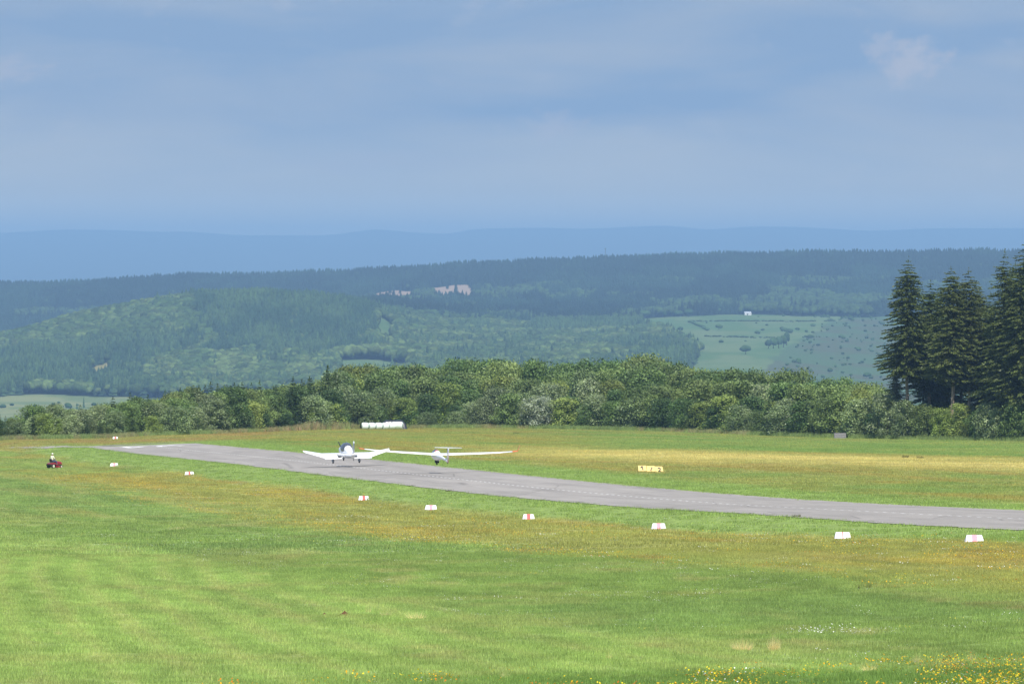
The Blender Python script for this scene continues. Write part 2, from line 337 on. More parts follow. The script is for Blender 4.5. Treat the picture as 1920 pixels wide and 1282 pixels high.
# ------------------------------------------------------------------ materials
def mat_new(name):
    m = bpy.data.materials.new(name); m.use_nodes = True; nt = m.node_tree; nt.nodes.clear()
    out = nt.nodes.new('ShaderNodeOutputMaterial'); return m, nt, out
def nd(nt, t, ins=None, **k):
    n = nt.nodes.new(t)
    for a, b in k.items(): setattr(n, a, b)
    for a, b in (ins or {}).items():
        if hasattr(b, 'node'): nt.links.new(b, n.inputs[a])
        else: n.inputs[a].default_value = b
    return n
def paint(name, c, rough=.5, noise=0., nscale=8., metal=0., spec=.5, bump=0., coat=0.):
    m, nt, out = mat_new(name); b = nd(nt, 'ShaderNodeBsdfPrincipled', {'Roughness': rough, 'Metallic': metal, 'Specular IOR Level': spec, 'Coat Weight': coat})
    tcn = nd(nt, 'ShaderNodeTexCoord'); no = nd(nt, 'ShaderNodeTexNoise', {'Vector': tcn.outputs['Object'], 'Scale': nscale, 'Detail': 5.0})
    mrn = nd(nt, 'ShaderNodeMapRange', {'Value': no.outputs['Fac'], 'From Min': .25, 'From Max': .75, 'To Min': 1 - noise, 'To Max': 1 + noise})
    mx = nd(nt, 'ShaderNodeVectorMath', {0: c[:3], 1: mrn.outputs[0]}, operation='MULTIPLY')
    nt.links.new(mx.outputs[0], b.inputs['Base Color'])
    if bump:
        bp = nd(nt, 'ShaderNodeBump', {'Height': no.outputs['Fac'], 'Strength': bump, 'Distance': .02}); nt.links.new(bp.outputs[0], b.inputs['Normal'])
    nt.links.new(b.outputs[0], out.inputs[0]); return m
def leaf_mat(name, c1, c2, rough=.55, trans=.25, spread=.35, spec=.35, attr_type='GEOMETRY', attr='tint', vary=.24):
    """plant colour = blend of two leaf colours by the plant's own random number, times the leaf's own tint"""
    m, nt, out = mat_new(name)
    oi = nd(nt, 'ShaderNodeObjectInfo'); wv = nd(nt, 'ShaderNodeMath', {0: oi.outputs['Random'], 1: 7.31}, operation='MULTIPLY'); fr = nd(nt, 'ShaderNodeMath', {0: wv.outputs[0]}, operation='FRACT'); br = nd(nt, 'ShaderNodeMapRange', {'Value': fr.outputs[0], 'To Min': 1 - vary, 'To Max': 1 + vary}); mx = nd(nt, 'ShaderNodeMix', {'Factor': oi.outputs['Random'], 'A': c1, 'B': c2}, data_type='RGBA')
    at = nd(nt, 'ShaderNodeAttribute', attribute_name=attr, attribute_type=attr_type)
    m0 = nd(nt, 'ShaderNodeVectorMath', {0: mx.outputs['Result'], 1: br.outputs[0]}, operation='MULTIPLY'); ml = nd(nt, 'ShaderNodeVectorMath', {0: m0.outputs[0], 1: at.outputs['Color']}, operation='MULTIPLY')
    b = nd(nt, 'ShaderNodeBsdfPrincipled', {'Base Color': ml.outputs[0], 'Roughness': rough, 'Specular IOR Level': spec})
    t = nd(nt, 'ShaderNodeBsdfTranslucent', {'Color': ml.outputs[0]}); ms = nd(nt, 'ShaderNodeMixShader', {0: trans, 1: b.outputs[0], 2: t.outputs[0]})
    nt.links.new(ms.outputs[0], out.inputs[0]); return m
# ground
def ground_mat():
    m, nt, out = mat_new('field_ground'); at = nd(nt, 'ShaderNodeAttribute', attribute_name='tint'); geo = nd(nt, 'ShaderNodeNewGeometry')
    a = nd(nt, 'ShaderNodeTexNoise', {'Vector': geo.outputs['Position'], 'Scale': 2.6, 'Detail': 6.0, 'Roughness': .72})
    mp_ = nd(nt, 'ShaderNodeMapping', {'Vector': geo.outputs['Position'], 'Scale': (1.0, .16, 1.0), 'Rotation': (0, 0, -.16)})
    b = nd(nt, 'ShaderNodeTexNoise', {'Vector': mp_.outputs[0], 'Scale': 1.1, 'Detail': 5.0, 'Roughness': .65})
    r1 = nd(nt, 'ShaderNodeMapRange', {'Value': a.outputs['Fac'], 'From Min': .3, 'From Max': .7, 'To Min': .62, 'To Max': 1.3})
    r2 = nd(nt, 'ShaderNodeMapRange', {'Value': b.outputs['Fac'], 'From Min': .3, 'From Max': .7, 'To Min': .78, 'To Max': 1.2})
    mm = nd(nt, 'ShaderNodeMath', {0: r1.outputs[0], 1: r2.outputs[0]}, operation='MULTIPLY')
    ml = nd(nt, 'ShaderNodeVectorMath', {0: at.outputs['Color'], 1: mm.outputs[0]}, operation='MULTIPLY')
    bs = nd(nt, 'ShaderNodeBsdfPrincipled', {'Base Color': ml.outputs[0], 'Roughness': .9, 'Specular IOR Level': .1})
    nt.links.new(bs.outputs[0], out.inputs[0]); return m
M_ground = ground_mat()
# ground sheet
c_in = np.linspace(-.088, .088, 400); c_out = .088 * np.geomspace(1.02, 6.5, 34)
cc = np.concatenate([-c_out[::-1], c_in, c_out])
Ys = np.concatenate([np.arange(-80, 130, 15.), np.arange(130, 1110, 2.6), np.geomspace(1112, 4900, 50), np.arange(5000, 13500, 40.), np.geomspace(13600, 20500, 16)])
GX = cc[None, :] * np.maximum(Ys, 160)[:, None]; GY = np.broadcast_to(Ys[:, None], GX.shape)
GZ = H(GX, GY)
nr, nc = GX.shape; ii = np.arange(nr * nc).reshape(nr, nc)
Fq = np.stack([ii[:-1, :-1], ii[:-1, 1:], ii[1:, 1:], ii[1:, :-1]], -1).reshape(-1, 4)
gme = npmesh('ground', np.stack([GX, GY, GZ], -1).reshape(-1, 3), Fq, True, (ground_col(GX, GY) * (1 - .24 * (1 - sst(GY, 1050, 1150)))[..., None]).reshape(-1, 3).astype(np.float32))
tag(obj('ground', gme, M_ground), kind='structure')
# far mountain range
def mountains():
    px = np.linspace(-900, 2900, 420); Yk = np.array([24000, 30000, 36000, 40000, 43500, 45500, 46500.])
    cx = [-900, -400, 0, 120, 230, 300, 350, 450, 620, 665, 705, 760, 840, 890, 1000, 1100, 1170, 1250, 1330, 1400, 1480, 1560, 1630, 1750, 1920, 2400, 2900]
    cy = [440, 432, 437, 430, 432, 435, 434, 441, 441, 435, 429, 435, 439, 429, 427, 429, 426, 423, 431, 425, 425, 429, 433, 428, 428, 436, 434]
    top = np.interp(px, cx, cy); k = np.exp(-np.linspace(-2, 2, 9) ** 2); k /= k.sum(); top = np.convolve(np.pad(top, 4, 'edge'), k, 'valid')
    frac = np.array([0, .25, .5, .72, .9, 1.0, .9]); V = []
    for y, f in zip(Yk, frac):
        zt = -(top - HY) / F * 45500 + 5 * (fbm(px / 60, px * 0 + y / 900, 7, 3) - .5) * (f < 1) * 4
        V.append(np.stack([(px - 960) / F * y, px * 0 + y, -260 + (zt + 260) * f], -1))
    V = np.array(V); n, m = V.shape[:2]; i2 = np.arange(n * m).reshape(n, m)
    me = npmesh('mountains', V.reshape(-1, 3), np.stack([i2[:-1, :-1], i2[:-1, 1:], i2[1:, 1:], i2[1:, :-1]], -1).reshape(-1, 4), True)
    tag(obj('mountains', me, paint('forested_mountain', rgb(52, 66, 40, .6), .9, .2, .002)), kind='structure')
mountains()
# air
hz = MB().box((0, 23300, -32), (21000, 47400, 476)); M_h, nt, out = mat_new('haze_air')
HAZE = 6.3e-5
pv = nd(nt, 'ShaderNodeVolumePrincipled', {'Color': (.365, .615, .91, 1), 'Density': HAZE, 'Anisotropy': 0.0}); nt.links.new(pv.outputs[0], out.inputs['Volume'])
hz.build('haze', M_h, kind='stuff')

# ------------------------------------------------------------------ runway
def rpt(s, u, dz=0.):  # along, across
    x = RA - RS / RN * s + u / RN; y = s / RN + RS / RN * u
    return x, y
def asphalt():
    m, nt, out = mat_new('old_asphalt'); tcn = nd(nt, 'ShaderNodeNewGeometry')
    mp_ = nd(nt, 'ShaderNodeMapping', {'Vector': tcn.outputs['Position'], 'Rotation': (0, 0, -math.atan(RS))})
    mp2_ = nd(nt, 'ShaderNodeMapping', {'Vector': mp_.outputs[0], 'Scale': (.55, .02, 1)})
    a = nd(nt, 'ShaderNodeTexNoise', {'Vector': mp2_.outputs[0], 'Scale': 1.0, 'Detail': 6.0, 'Roughness': .6})
    mp3_ = nd(nt, 'ShaderNodeMapping', {'Vector': mp_.outputs[0], 'Scale': (.5, .07, 1)})
    b = nd(nt, 'ShaderNodeTexNoise', {'Vector': mp3_.outputs[0], 'Scale': 1.6, 'Detail': 8.0, 'Roughness': .75})
    g = nd(nt, 'ShaderNodeTexNoise', {'Vector': tcn.outputs['Position'], 'Scale': 9.0, 'Detail': 6.0, 'Roughness': .8})
    r = nd(nt, 'ShaderNodeMapRange', {'Value': a.outputs['Fac'], 'From Min': .3, 'From Max': .7, 'To Min': .84, 'To Max': 1.12})
    r2 = nd(nt, 'ShaderNodeMapRange', {'Value': b.outputs['Fac'], 'From Min': .3, 'From Max': .7, 'To Min': .88, 'To Max': 1.1})
    r3 = nd(nt, 'ShaderNodeMapRange', {'Value': g.outputs['Fac'], 'From Min': .3, 'From Max': .7, 'To Min': .9, 'To Max': 1.1})
    mm = nd(nt, 'ShaderNodeMath', {0: r.outputs[0], 1: r2.outputs[0]}, operation='MULTIPLY'); m3 = nd(nt, 'ShaderNodeMath', {0: mm.outputs[0], 1: r3.outputs[0]}, operation='MULTIPLY')
    vr = nd(nt, 'ShaderNodeTexVoronoi', {'Vector': nd(nt, 'ShaderNodeMapping', {'Vector': mp_.outputs[0], 'Scale': (.14, .05, 1)}).outputs[0], 'Scale': 1.0}, feature='DISTANCE_TO_EDGE'); ck = nd(nt, 'ShaderNodeMapRange', {'Value': vr.outputs['Distance'], 'From Min': 0., 'From Max': .014, 'To Min': .70, 'To Max': 1.})
    vc = nd(nt, 'ShaderNodeTexVoronoi', {'Vector': nd(nt, 'ShaderNodeMapping', {'Vector': mp_.outputs[0], 'Scale': (.14, .05, 1)}).outputs[0], 'Scale': 1.0}); cs = nd(nt, 'ShaderNodeSeparateXYZ', {0: vc.outputs['Color']}); pk = nd(nt, 'ShaderNodeMapRange', {'Value': cs.outputs[0], 'To Min': .93, 'To Max': 1.06})
    m4 = nd(nt, 'ShaderNodeMath', {0: m3.outputs[0], 1: ck.outputs[0]}, operation='MULTIPLY'); m3 = nd(nt, 'ShaderNodeMath', {0: m4.outputs[0], 1: pk.outputs[0]}, operation='MULTIPLY')
    ml = nd(nt, 'ShaderNodeVectorMath', {0: (.300, .277, .249), 1: m3.outputs[0]}, operation='MULTIPLY')
    bs = nd(nt, 'ShaderNodeBsdfPrincipled', {'Base Color': ml.outputs[0], 'Roughness': .85, 'Specular IOR Level': .2}); nt.links.new(bs.outputs[0], out.inputs[0]); return m
M_asph = asphalt(); M_line = paint('worn_white_line', rgb(250, 250, 246, .95), .7, .06, 1.5)
RW = 7.25; SEND = 853.5
def strip_mesh(name, pts_fn, ns, nu, dz, jitter=0.):
    V = []
    for i in range(ns):
        for j in range(nu): V.append(pts_fn(i / (ns - 1), j / (nu - 1), i, j))
    V = np.array(V); Z = H(V[:, 0], V[:, 1]) + dz; V = np.column_stack([V, Z]); i2 = np.arange(ns * nu).reshape(ns, nu)
    return npmesh(name, V, np.stack([i2[:-1, :-1], i2[:-1, 1:], i2[1:, 1:], i2[1:, :-1]], -1).reshape(-1, 4), True)
rr = np.random.default_rng(5)
edge = {(-1): (rr.random(3000) - .5), 1: (rr.random(3000) - .5)}
def rw_fn(a, b, i, j):
    s = 130 + (SEND + 7.0 - 130) * a; u = (b * 2 - 1) * RW
    if j == 0: u += .35 * edge[-1][i] + .3 * math.sin(i * .13) * edge[-1][i // 9]
    if j == 12: u += .25 * edge[1][i]
    return rpt(s, u)
runway = tag(obj('runway', strip_mesh('runway', rw_fn, 900, 13, .035), M_asph), kind='structure')
V = []; Q = []
def dash(s0, s1, u0, u1, V=V, Q=Q):
    n = len(V); V += [rpt(s0, u0), rpt(s0, u1), rpt(s1, u1), rpt(s1, u0)]; Q.append((n, n + 1, n + 2, n + 3))
s = 132.
while s < SEND - 14: dash(s, s + 1.1, -.065, .065); s += 2.55
def flat(name, V, Q, dz, parent, mat=None):
    V = np.array(V); Z = H(V[:, 0], V[:, 1]) + dz; o = obj(name, npmesh(name, np.column_stack([V, Z]), Q), mat or M_line, parent); return o
flat('centre_line', V, Q, .043, runway)
V = []; Q = []
for k in range(14): dash(SEND - .35, SEND + .35, -RW + .25 + k * 1., -RW + .25 + k * 1. + 1.0, V, Q)
flat('threshold_line', V, Q, .043, runway)
# runway number 24, painted to be read from the far end
G4 = [((.75, 0), (.75, 1)), ((0, .38), (1, .38)), ((0, .38), (.75, 1))]; G2 = [((0, .8), (.2, 1)), ((.2, 1), (.8, 1)), ((.8, 1), (1, .8)), ((1, .8), (.95, .55)), ((.95, .55), (0, 0)), ((0, 0), (1, 0))]
V = []; Q = []
def glyph(g, u0, s0, wd, ln, t):
    for (a, b), (c, d) in g:
        # rotated half a turn: reading direction is towards the camera
        p = Vector((u0 + wd * (1 - a), s0 + ln * (1 - b))); q = Vector((u0 + wd * (1 - c), s0 + ln * (1 - d))); e = (q - p).normalized(); nrm = Vector((-e.y, e.x)) * t; p -= e * t * .6; q += e * t * .6
        n = len(V)
        for x in (p + nrm, p - nrm, q - nrm, q + nrm): V.append(rpt(x.y, x.x))
        Q.append((n, n + 1, n + 2, n + 3))
glyph(G4, -3.9, SEND - 13, 2.7, 9, .38); glyph(G2, .7, SEND - 12, 2.9, 9, .38)
flat('runway_number', V, Q, .047, runway)
def solveY(px, py, Y0, Y1):
    Yt = np.arange(Y0, Y1, 1.); row = HY - H((px - 960) / F * Yt, Yt) * F / Yt; return float(Yt[np.argmin(np.abs(row - py))])
_tp = [(330, solveY(330, 829.5, 840, 1000)), (240, solveY(240, 833.5, 835, 960)), (160, solveY(160, 838, 830, 940)), (70, solveY(70, 839.5, 830, 930)), (0, solveY(0, 840, 830, 930)), (-120, solveY(-120, 841, 820, 930))]
_tx = [((px - 960) / F * Y, Y) for px, Y in _tp][::-1]
def tx_fn(a, b, i, j):
    x = _tx[0][0] + (_tx[-1][0] - _tx[0][0]) * a; y = float(np.interp(x, [p[0] for p in _tx], [p[1] for p in _tx]))
    return (x, y + (b - .5) * 7.0 + .2 * edge[-1][i * 3 + j])
tag(obj('taxiway', strip_mesh('taxiway', tx_fn, 60, 5, .04), M_asph), kind='structure')

# ------------------------------------------------------------------ scatter on points (grass, flowers, far forests)
def proto(name, me, mat):
    o = bpy.data.objects.new(name, me)
    if not me.materials: me.materials.append(mat)
    return o
def scatter(name, P, idx, scl, rot, protos, tint=None, **k):
    me = bpy.data.meshes.new(name); me.vertices.add(len(P)); me.vertices.foreach_set('co', np.asarray(P, np.float32).ravel())
    a = me.attributes.new('idx', 'INT', 'POINT'); a.data.foreach_set('value', np.asarray(idx, np.int32))
    a = me.attributes.new('scl', 'FLOAT_VECTOR', 'POINT'); a.data.foreach_set('vector', np.asarray(scl, np.float32).ravel())
    a = me.attributes.new('rotv', 'FLOAT_VECTOR', 'POINT'); a.data.foreach_set('vector', np.asarray(rot, np.float32).ravel())
    if tint is not None:
        a = me.attributes.new('gcol', 'FLOAT_VECTOR', 'POINT'); a.data.foreach_set('vector', np.asarray(tint, np.float32).ravel())
    o = obj(name, me); ng = bpy.data.node_groups.new(name, 'GeometryNodeTree')
    ng.interface.new_socket('Geometry', in_out='INPUT', socket_type='NodeSocketGeometry'); ng.interface.new_socket('Geometry', in_out='OUTPUT', socket_type='NodeSocketGeometry')
    gi = ng.nodes.new('NodeGroupInput'); go = ng.nodes.new('NodeGroupOutput'); jn = ng.nodes.new('GeometryNodeJoinGeometry')
    def attr(n, t):
        x = ng.nodes.new('GeometryNodeInputNamedAttribute'); x.data_type = t; x.inputs['Name'].default_value = n
        return [q for q in x.outputs if q.enabled][0]
    ai = attr('idx', 'INT'); as_ = attr('scl', 'FLOAT_VECTOR'); ar = attr('rotv', 'FLOAT_VECTOR')
    for i, p in enumerate(protos):
        oi = ng.nodes.new('GeometryNodeObjectInfo'); oi.inputs['Object'].default_value = p; oi.inputs['As Instance'].default_value = True
        cm = ng.nodes.new('FunctionNodeCompare'); cm.data_type = 'INT'; cm.operation = 'EQUAL'; cm.inputs[3].default_value = i; ng.links.new(ai, cm.inputs[2])
        ip = ng.nodes.new('GeometryNodeInstanceOnPoints'); ng.links.new(gi.outputs[0], ip.inputs['Points']); ng.links.new(cm.outputs[0], ip.inputs['Selection'])
        ng.links.new(oi.outputs['Geometry'], ip.inputs['Instance']); ng.links.new(as_, ip.inputs['Scale'])
        er = ng.nodes.new('FunctionNodeEulerToRotation'); ng.links.new(ar, er.inputs[0]); ng.links.new(er.outputs[0], ip.inputs['Rotation'])
        ng.links.new(ip.outputs[0], jn.inputs[0])
    ng.links.new(jn.outputs[0], go.inputs[0]); md = o.modifiers.new('scatter', 'NODES'); md.node_group = ng
    return tag(o, kind='stuff', **k)

# ---- grass
def grass_mat():
    m, nt, out = mat_new('grass_blade'); at = nd(nt, 'ShaderNodeAttribute', attribute_name='gcol', attribute_type='INSTANCER'); t1 = nd(nt, 'ShaderNodeAttribute', attribute_name='tint')
    ml = nd(nt, 'ShaderNodeVectorMath', {0: at.outputs['Vector'], 1: t1.outputs['Color']}, operation='MULTIPLY')
    b = nd(nt, 'ShaderNodeBsdfPrincipled', {'Base Color': ml.outputs[0], 'Roughness': .6, 'Specular IOR Level': .25}); t = nd(nt, 'ShaderNodeBsdfTranslucent', {'Color': ml.outputs[0]})
    ms = nd(nt, 'ShaderNodeMixShader', {0: .35, 1: b.outputs[0], 2: t.outputs[0]}); nt.links.new(ms.outputs[0], out.inputs[0]); return m
M_grass = grass_mat()
def blades(name, n, size, hmin, hmax, wd, lean, seed, tint=(.8, 1.3)):
    g = np.random.default_rng(seed); b = (g.random((n, 2)) - .5) * size; h = hmin + (hmax - hmin) * g.random(n) ** 1.5; a = g.random(n) * 6.283; la = g.random(n) * 6.283; ln = h * lean * g.random(n)
    dx = np.cos(a) * wd / 2; dy = np.sin(a) * wd / 2; tip = np.stack([b[:, 0] + np.cos(la) * ln, b[:, 1] + np.sin(la) * ln, h], -1)
    V = np.stack([np.stack([b[:, 0] - dx, b[:, 1] - dy, 0 * h - .02], -1), np.stack([b[:, 0] + dx, b[:, 1] + dy, 0 * h - .02], -1), tip], 1).reshape(-1, 3)
    t = tint[0] + (tint[1] - tint[0]) * g.random(n); c = np.repeat(np.stack([t * (1 + .12 * (g.random(n) - .5)), t, t * (1 - .1 * g.random(n))], -1), 3, 0)
    return npmesh(name, V, np.arange(3 * n).reshape(-1, 3), False, c.astype(np.float32))
g = np.random.default_rng(77)
def field_pts(n, Y0, Y1, cl=.084, power=1.0):
    Y = np.sqrt(g.random(n) * (Y1 ** 2 - Y0 ** 2) + Y0 ** 2); X = (g.random(n) * 2 - 1) * (cl * Y + 13); return X, Y
def put(name, n, Y0, Y1, protos, smin, smax, keep=None, colf=None, **k):
    X, Y = field_pts(n, Y0, Y1); m = np.abs(uof(X, Y)) > RW - .05
    m &= ~((uof(X, Y) > -RW) & (uof(X, Y) < RW))
    m &= ~((Y > 842) & (Y < 874) & (X < -43) & (np.abs(Y - (868 - (-(X + 44.5)) / 33.5 * 22 + 6 * (-(X + 44.5) / 33.5) * (1 + (X + 44.5) / 33.5))) < 2.8))
    se = uof(X, Y); m |= (Y > 862) & (np.abs(se) < RW)
    if keep is not None: m &= keep(X, Y)
    X = X[m]; Y = Y[m]; Z = H(X, Y); n = len(X); c = ground_col(X, Y) if colf is None else colf(X, Y)
    s_ = smin + (smax - smin) * g.random(n)
    rot = np.stack([0 * X, 0 * X, g.random(n) * 6.283], -1)
    return scatter(name, np.stack([X, Y, Z], -1), g.integers(0, len(protos), n), np.stack([s_, s_, s_ * (.7 + .6 * g.random(n))], -1), rot, protos, c, **k)
pg = [proto('grass_patch', blades('grass_patch', 80, .7, .03, .11, .014, .6, i, (.62, 1.42)), M_grass) for i in range(3)]
pm = [proto('grass_patch', blades('grass_patch', 64, 1.5, .05, .15, .035, .7, 10 + i, (.66, 1.4)), M_grass) for i in range(3)]
jit = lambda X, Y: ground_col(X, Y) * (.76 + .5 * g.random(len(X)))[:, None]
put('grass', 60000, 138, 330, pg, .8, 1.3, colf=jit)
put('grass', 84000, 320, 1085, pm, .8, 1.3, colf=jit)
# ---- flowers: little discs on the grass tops
def fl_mesh(name, n, size, r, h, seed):
    g2 = np.random.default_rng(seed); V = []; Fc = []
    for i in range(n):
        x, y = (g2.random(2) - .5) * size; z = h * (.6 + .6 * g2.random()); rr_ = r * (.7 + .6 * g2.random()); t0 = g2.random() * 6.28; b = len(V); tx, ty = (g2.random(2) - .5) * .9 + np.array([0, -.45])
        for q in range(6):
            a = t0 + q * math.pi / 3; dx, dy = rr_ * math.cos(a), rr_ * math.sin(a); V.append((x + dx, y + dy, z + tx * dx + ty * dy))
        Fc.append([b, b + 1, b + 2, b + 3]); Fc.append([b, b + 3, b + 4, b + 5])
    V = np.array(V); return npmesh(name, V, np.array(Fc), False, np.ones((len(V), 3), np.float32))
pf = [proto('flower_patch', fl_mesh('flower_patch', 7, .9, .014, .12, i), M_grass) for i in range(3)]
pfb = [proto('flower_patch', fl_mesh('flower_patch', 12, 1.4, .018, .14, 20 + i), M_grass) for i in range(3)]
def fcol(cs, ps):
    cs = np.array([np.array(rgb(*c, .85)[:3]) for c in cs])
    def f(X, Y): return cs[g.choice(len(cs), len(X), p=ps)] * (.75 + .5 * g.random(len(X)))[:, None]
    return f
yf = fcol([(246, 190, 30), (240, 220, 50), (225, 130, 30), (245, 245, 235)], [.5, .3, .12, .08])
# orange belt beside the runway, denser in its patches
def belt(X, Y):
    u = uof(X, Y); wn1 = fbm(X / 14, Y / 60, 11, 4) - .5; uw = u + 7 * wn1; lon = fbm((u + 5 * wn1) / 3.2, Y / 70, 21, 4)
    return (uw < -12) & (uw > -34) & (g.random(len(X)) < .07 + .9 * (lon - .42))
put('meadow_flowers', 60000, 215, 700, pfb, .8, 1.2, belt, yf)
put('meadow_flowers', 12500, 139, 178, pf, .8, 1.5, lambda X, Y: g.random(len(X)) < sst(X, -9, 10) * sst(fbm(X / 1.6, Y / 5, 3, 4), .42, .62) * (1 - sst(Y + 9 * (fbm(X / 3, Y / 6, 8, 3) - .5), 148 + X * .5, 163 + X * .9)) * .9, yf)
put('meadow_flowers', 6000, 170, 420, pf, .6, .9, lambda X, Y: (uof(X, Y) > -52) & (fbm(X / 5, Y / 14, 133, 3) > .53), fcol([(244, 244, 236), (240, 225, 90), (250, 250, 245)], [.5, .3, .2]))
wc = fcol([(246, 246, 240)], [1.])
def clover(X, Y): return ((X - 9.8) / 1.7) ** 2 + ((Y - 197) / 4) ** 2 < g.random(len(X)) ** 2 * 1.6
put('meadow_flowers', 30000, 180, 205, pf, .9, 1.4, lambda X, Y: clover(X, Y) & (g.random(len(X)) < .12), wc)
put('meadow_flowers', 15000, 500, 1060, pfb, .8, 1.2, lambda X, Y: (uof(X, Y) > 14) & (fbm(X / 12, Y / 26, 91, 3) < .55), fcol([(225, 205, 95), (215, 180, 95), (190, 150, 90)], [.5, .3, .2]))
# ------------------------------------------------------------------ far forests (one mass each, thousands of trees)
def far_leaf():
    m, nt, out = mat_new('far_tree_leaves'); at = nd(nt, 'ShaderNodeAttribute', attribute_name='gcol', attribute_type='INSTANCER'); t1 = nd(nt, 'ShaderNodeAttribute', attribute_name='tint')
    ml = nd(nt, 'ShaderNodeVectorMath', {0: at.outputs['Vector'], 1: t1.outputs['Color']}, operation='MULTIPLY')
    b = nd(nt, 'ShaderNodeBsdfPrincipled', {'Base Color': ml.outputs[0], 'Roughness': .8, 'Specular IOR Level': .15}); nt.links.new(b.outputs[0], out.inputs[0]); return m
M_far = far_leaf()
def far_conifer(seed):
    q = np.random.default_rng(seed); V = []; Fc = []; c = []
    tiers = 6
    for k in range(tiers):
        z0 = .10 + .82 * k / tiers; z1 = min(1, z0 + .30); r = .17 * (1 - k / tiers) ** .8 + .02; n = 7; b = len(V); t0 = q.random() * 6
        V.append((0, 0, z1)); c.append(.9 + .3 * q.random())
        for j in range(n):
            a = t0 + 6.283 * j / n; rr_ = r * (.6 + .75 * q.random()); V.append((rr_ * math.cos(a), rr_ * math.sin(a), z0 + .05 * (q.random() - .5))); c.append(.6 + .7 * q.random())
        for j in range(n): Fc.append((b, b + 1 + j, b + 1 + (j + 1) % n))
    c = np.array(c)[:, None] * np.ones((1, 3)); return npmesh('conifer', V, Fc, False, c.astype(np.float32))
def far_broadleaf(seed):
    import bmesh
    bm = bmesh.new(); bmesh.ops.create_icosphere(bm, subdivisions=3, radius=1); q = np.random.default_rng(seed)
    V = np.array([v.co[:] for v in bm.verts]); Fc = np.array([[v.index for v in f.verts] for f in bm.faces]); bm.free()
    cen = q.normal(size=(14, 3)); cen /= np.linalg.norm(cen, axis=1)[:, None]; cen[:, 2] = np.abs(cen[:, 2]) * .9 - .15
    d = (V @ cen.T); lump = np.max(np.where(d > .6, (d - .6) / .4, 0), 1)
    r = .50 + .48 * np.sqrt(lump) + .16 * (q.random(len(V)) - .5)
    P = V * r[:, None]; P[:, 0] *= .40; P[:, 1] *= .40; P[:, 2] = .56 + P[:, 2] * .44
    c = (.72 + .55 * q.random(len(V)))[:, None] * np.ones((1, 3)); return npmesh('broadleaf', P, Fc, False, c.astype(np.float32))
far_protos = [proto('conifer', far_conifer(i), M_far) for i in range(4)] + [proto('broadleaf', far_broadleaf(i), M_far) for i in range(4)]
def forest(name, n, Y0, Y1, px0, px1, kind, hmul=1., keep=None):
    sp = math.sqrt((px1 - px0) / F * (Y1 ** 2 - Y0 ** 2) / 2 / n); gy = np.arange(Y0, Y1, sp); gx = np.arange((px0 - 960) / F * Y1, (px1 - 960) / F * Y1, sp); X, Y = np.meshgrid(gx, gy); X = (X + sp * .85 * (g.random(X.shape) - .5)).ravel(); Y = (Y + sp * .85 * (g.random(Y.shape) - .5)).ravel(); px = px_of(X, Y)
    k_ = (px > px0) & (px < px1); X, Y, px = X[k_], Y[k_], px[k_]; n = len(X); om = open_masks(X, Y); m = np.ones(n, bool)
    for k, v in om.items(): m &= ~v | ((g.random(len(v)) < .008) & k.startswith('brown'))
    if keep is not None: m &= keep(px, Y)
    X, Y, px = X[m], Y[m], px[m]
    # leave out trees deep behind a hill, which nothing shows
    st = np.arange(4000, Y1, 60.); cols = np.arange(px0 - 20, px1 + 40, 20.); PX, YY = np.meshgrid(cols, st); ZZ = H((PX - 960) / F * YY, YY); row = HY - ZZ * F / YY; run = np.minimum.accumulate(row, 0)
    ci = np.clip(((px - cols[0]) / 20).astype(int), 0, len(cols) - 1); si = np.clip(((Y - st[0]) / 60).astype(int), 0, len(st) - 1)
    m = row[si, ci] < run[si, ci] + 26; X, Y, px = X[m], Y[m], px[m]
    Z = H(X, Y); n = len(X); con, c = kind(px, X, Y); th_ = con | (g.random(n) < .92); X, Y, px, Z, con, c = X[th_], Y[th_], px[th_], Z[th_], con[th_], c[th_]; n = len(X)
    h = np.where(con, 15 + 9 * g.random(n) ** 1.4, 11 + 8 * g.random(n)) * hmul
    wdt = np.where(con, 1.0 + .25 * g.random(n), .72 + .34 * g.random(n)); idx = np.where(con, g.integers(0, 4, n), g.integers(4, 8, n))
    h = h * (.82 + .4 * fbm(X / 45, Y / 200, 311, 3)); c = c * np.where(con, .7 + .6 * g.random(n), .55 + .9 * g.random(n))[:, None]
    scatter(name, np.stack([X, Y, Z - .8], -1), idx, np.stack([h * wdt, h * wdt, h], -1), np.stack([0 * X, 0 * X, g.random(n) * 6.28], -1), far_protos, c)
FCON = np.array(rgb(66, 96, 62, .42)[:3]); FCON2 = np.array(rgb(92, 122, 72, .42)[:3]); FDEC = np.array(rgb(96, 126, 66, .34)[:3]); FDEC2 = np.array(rgb(132, 156, 86, .36)[:3]); FDK = np.array(rgb(40, 62, 44, .4)[:3])  # FDK: dark ridge spruce, with cloud shade over the ridge also put into the colour
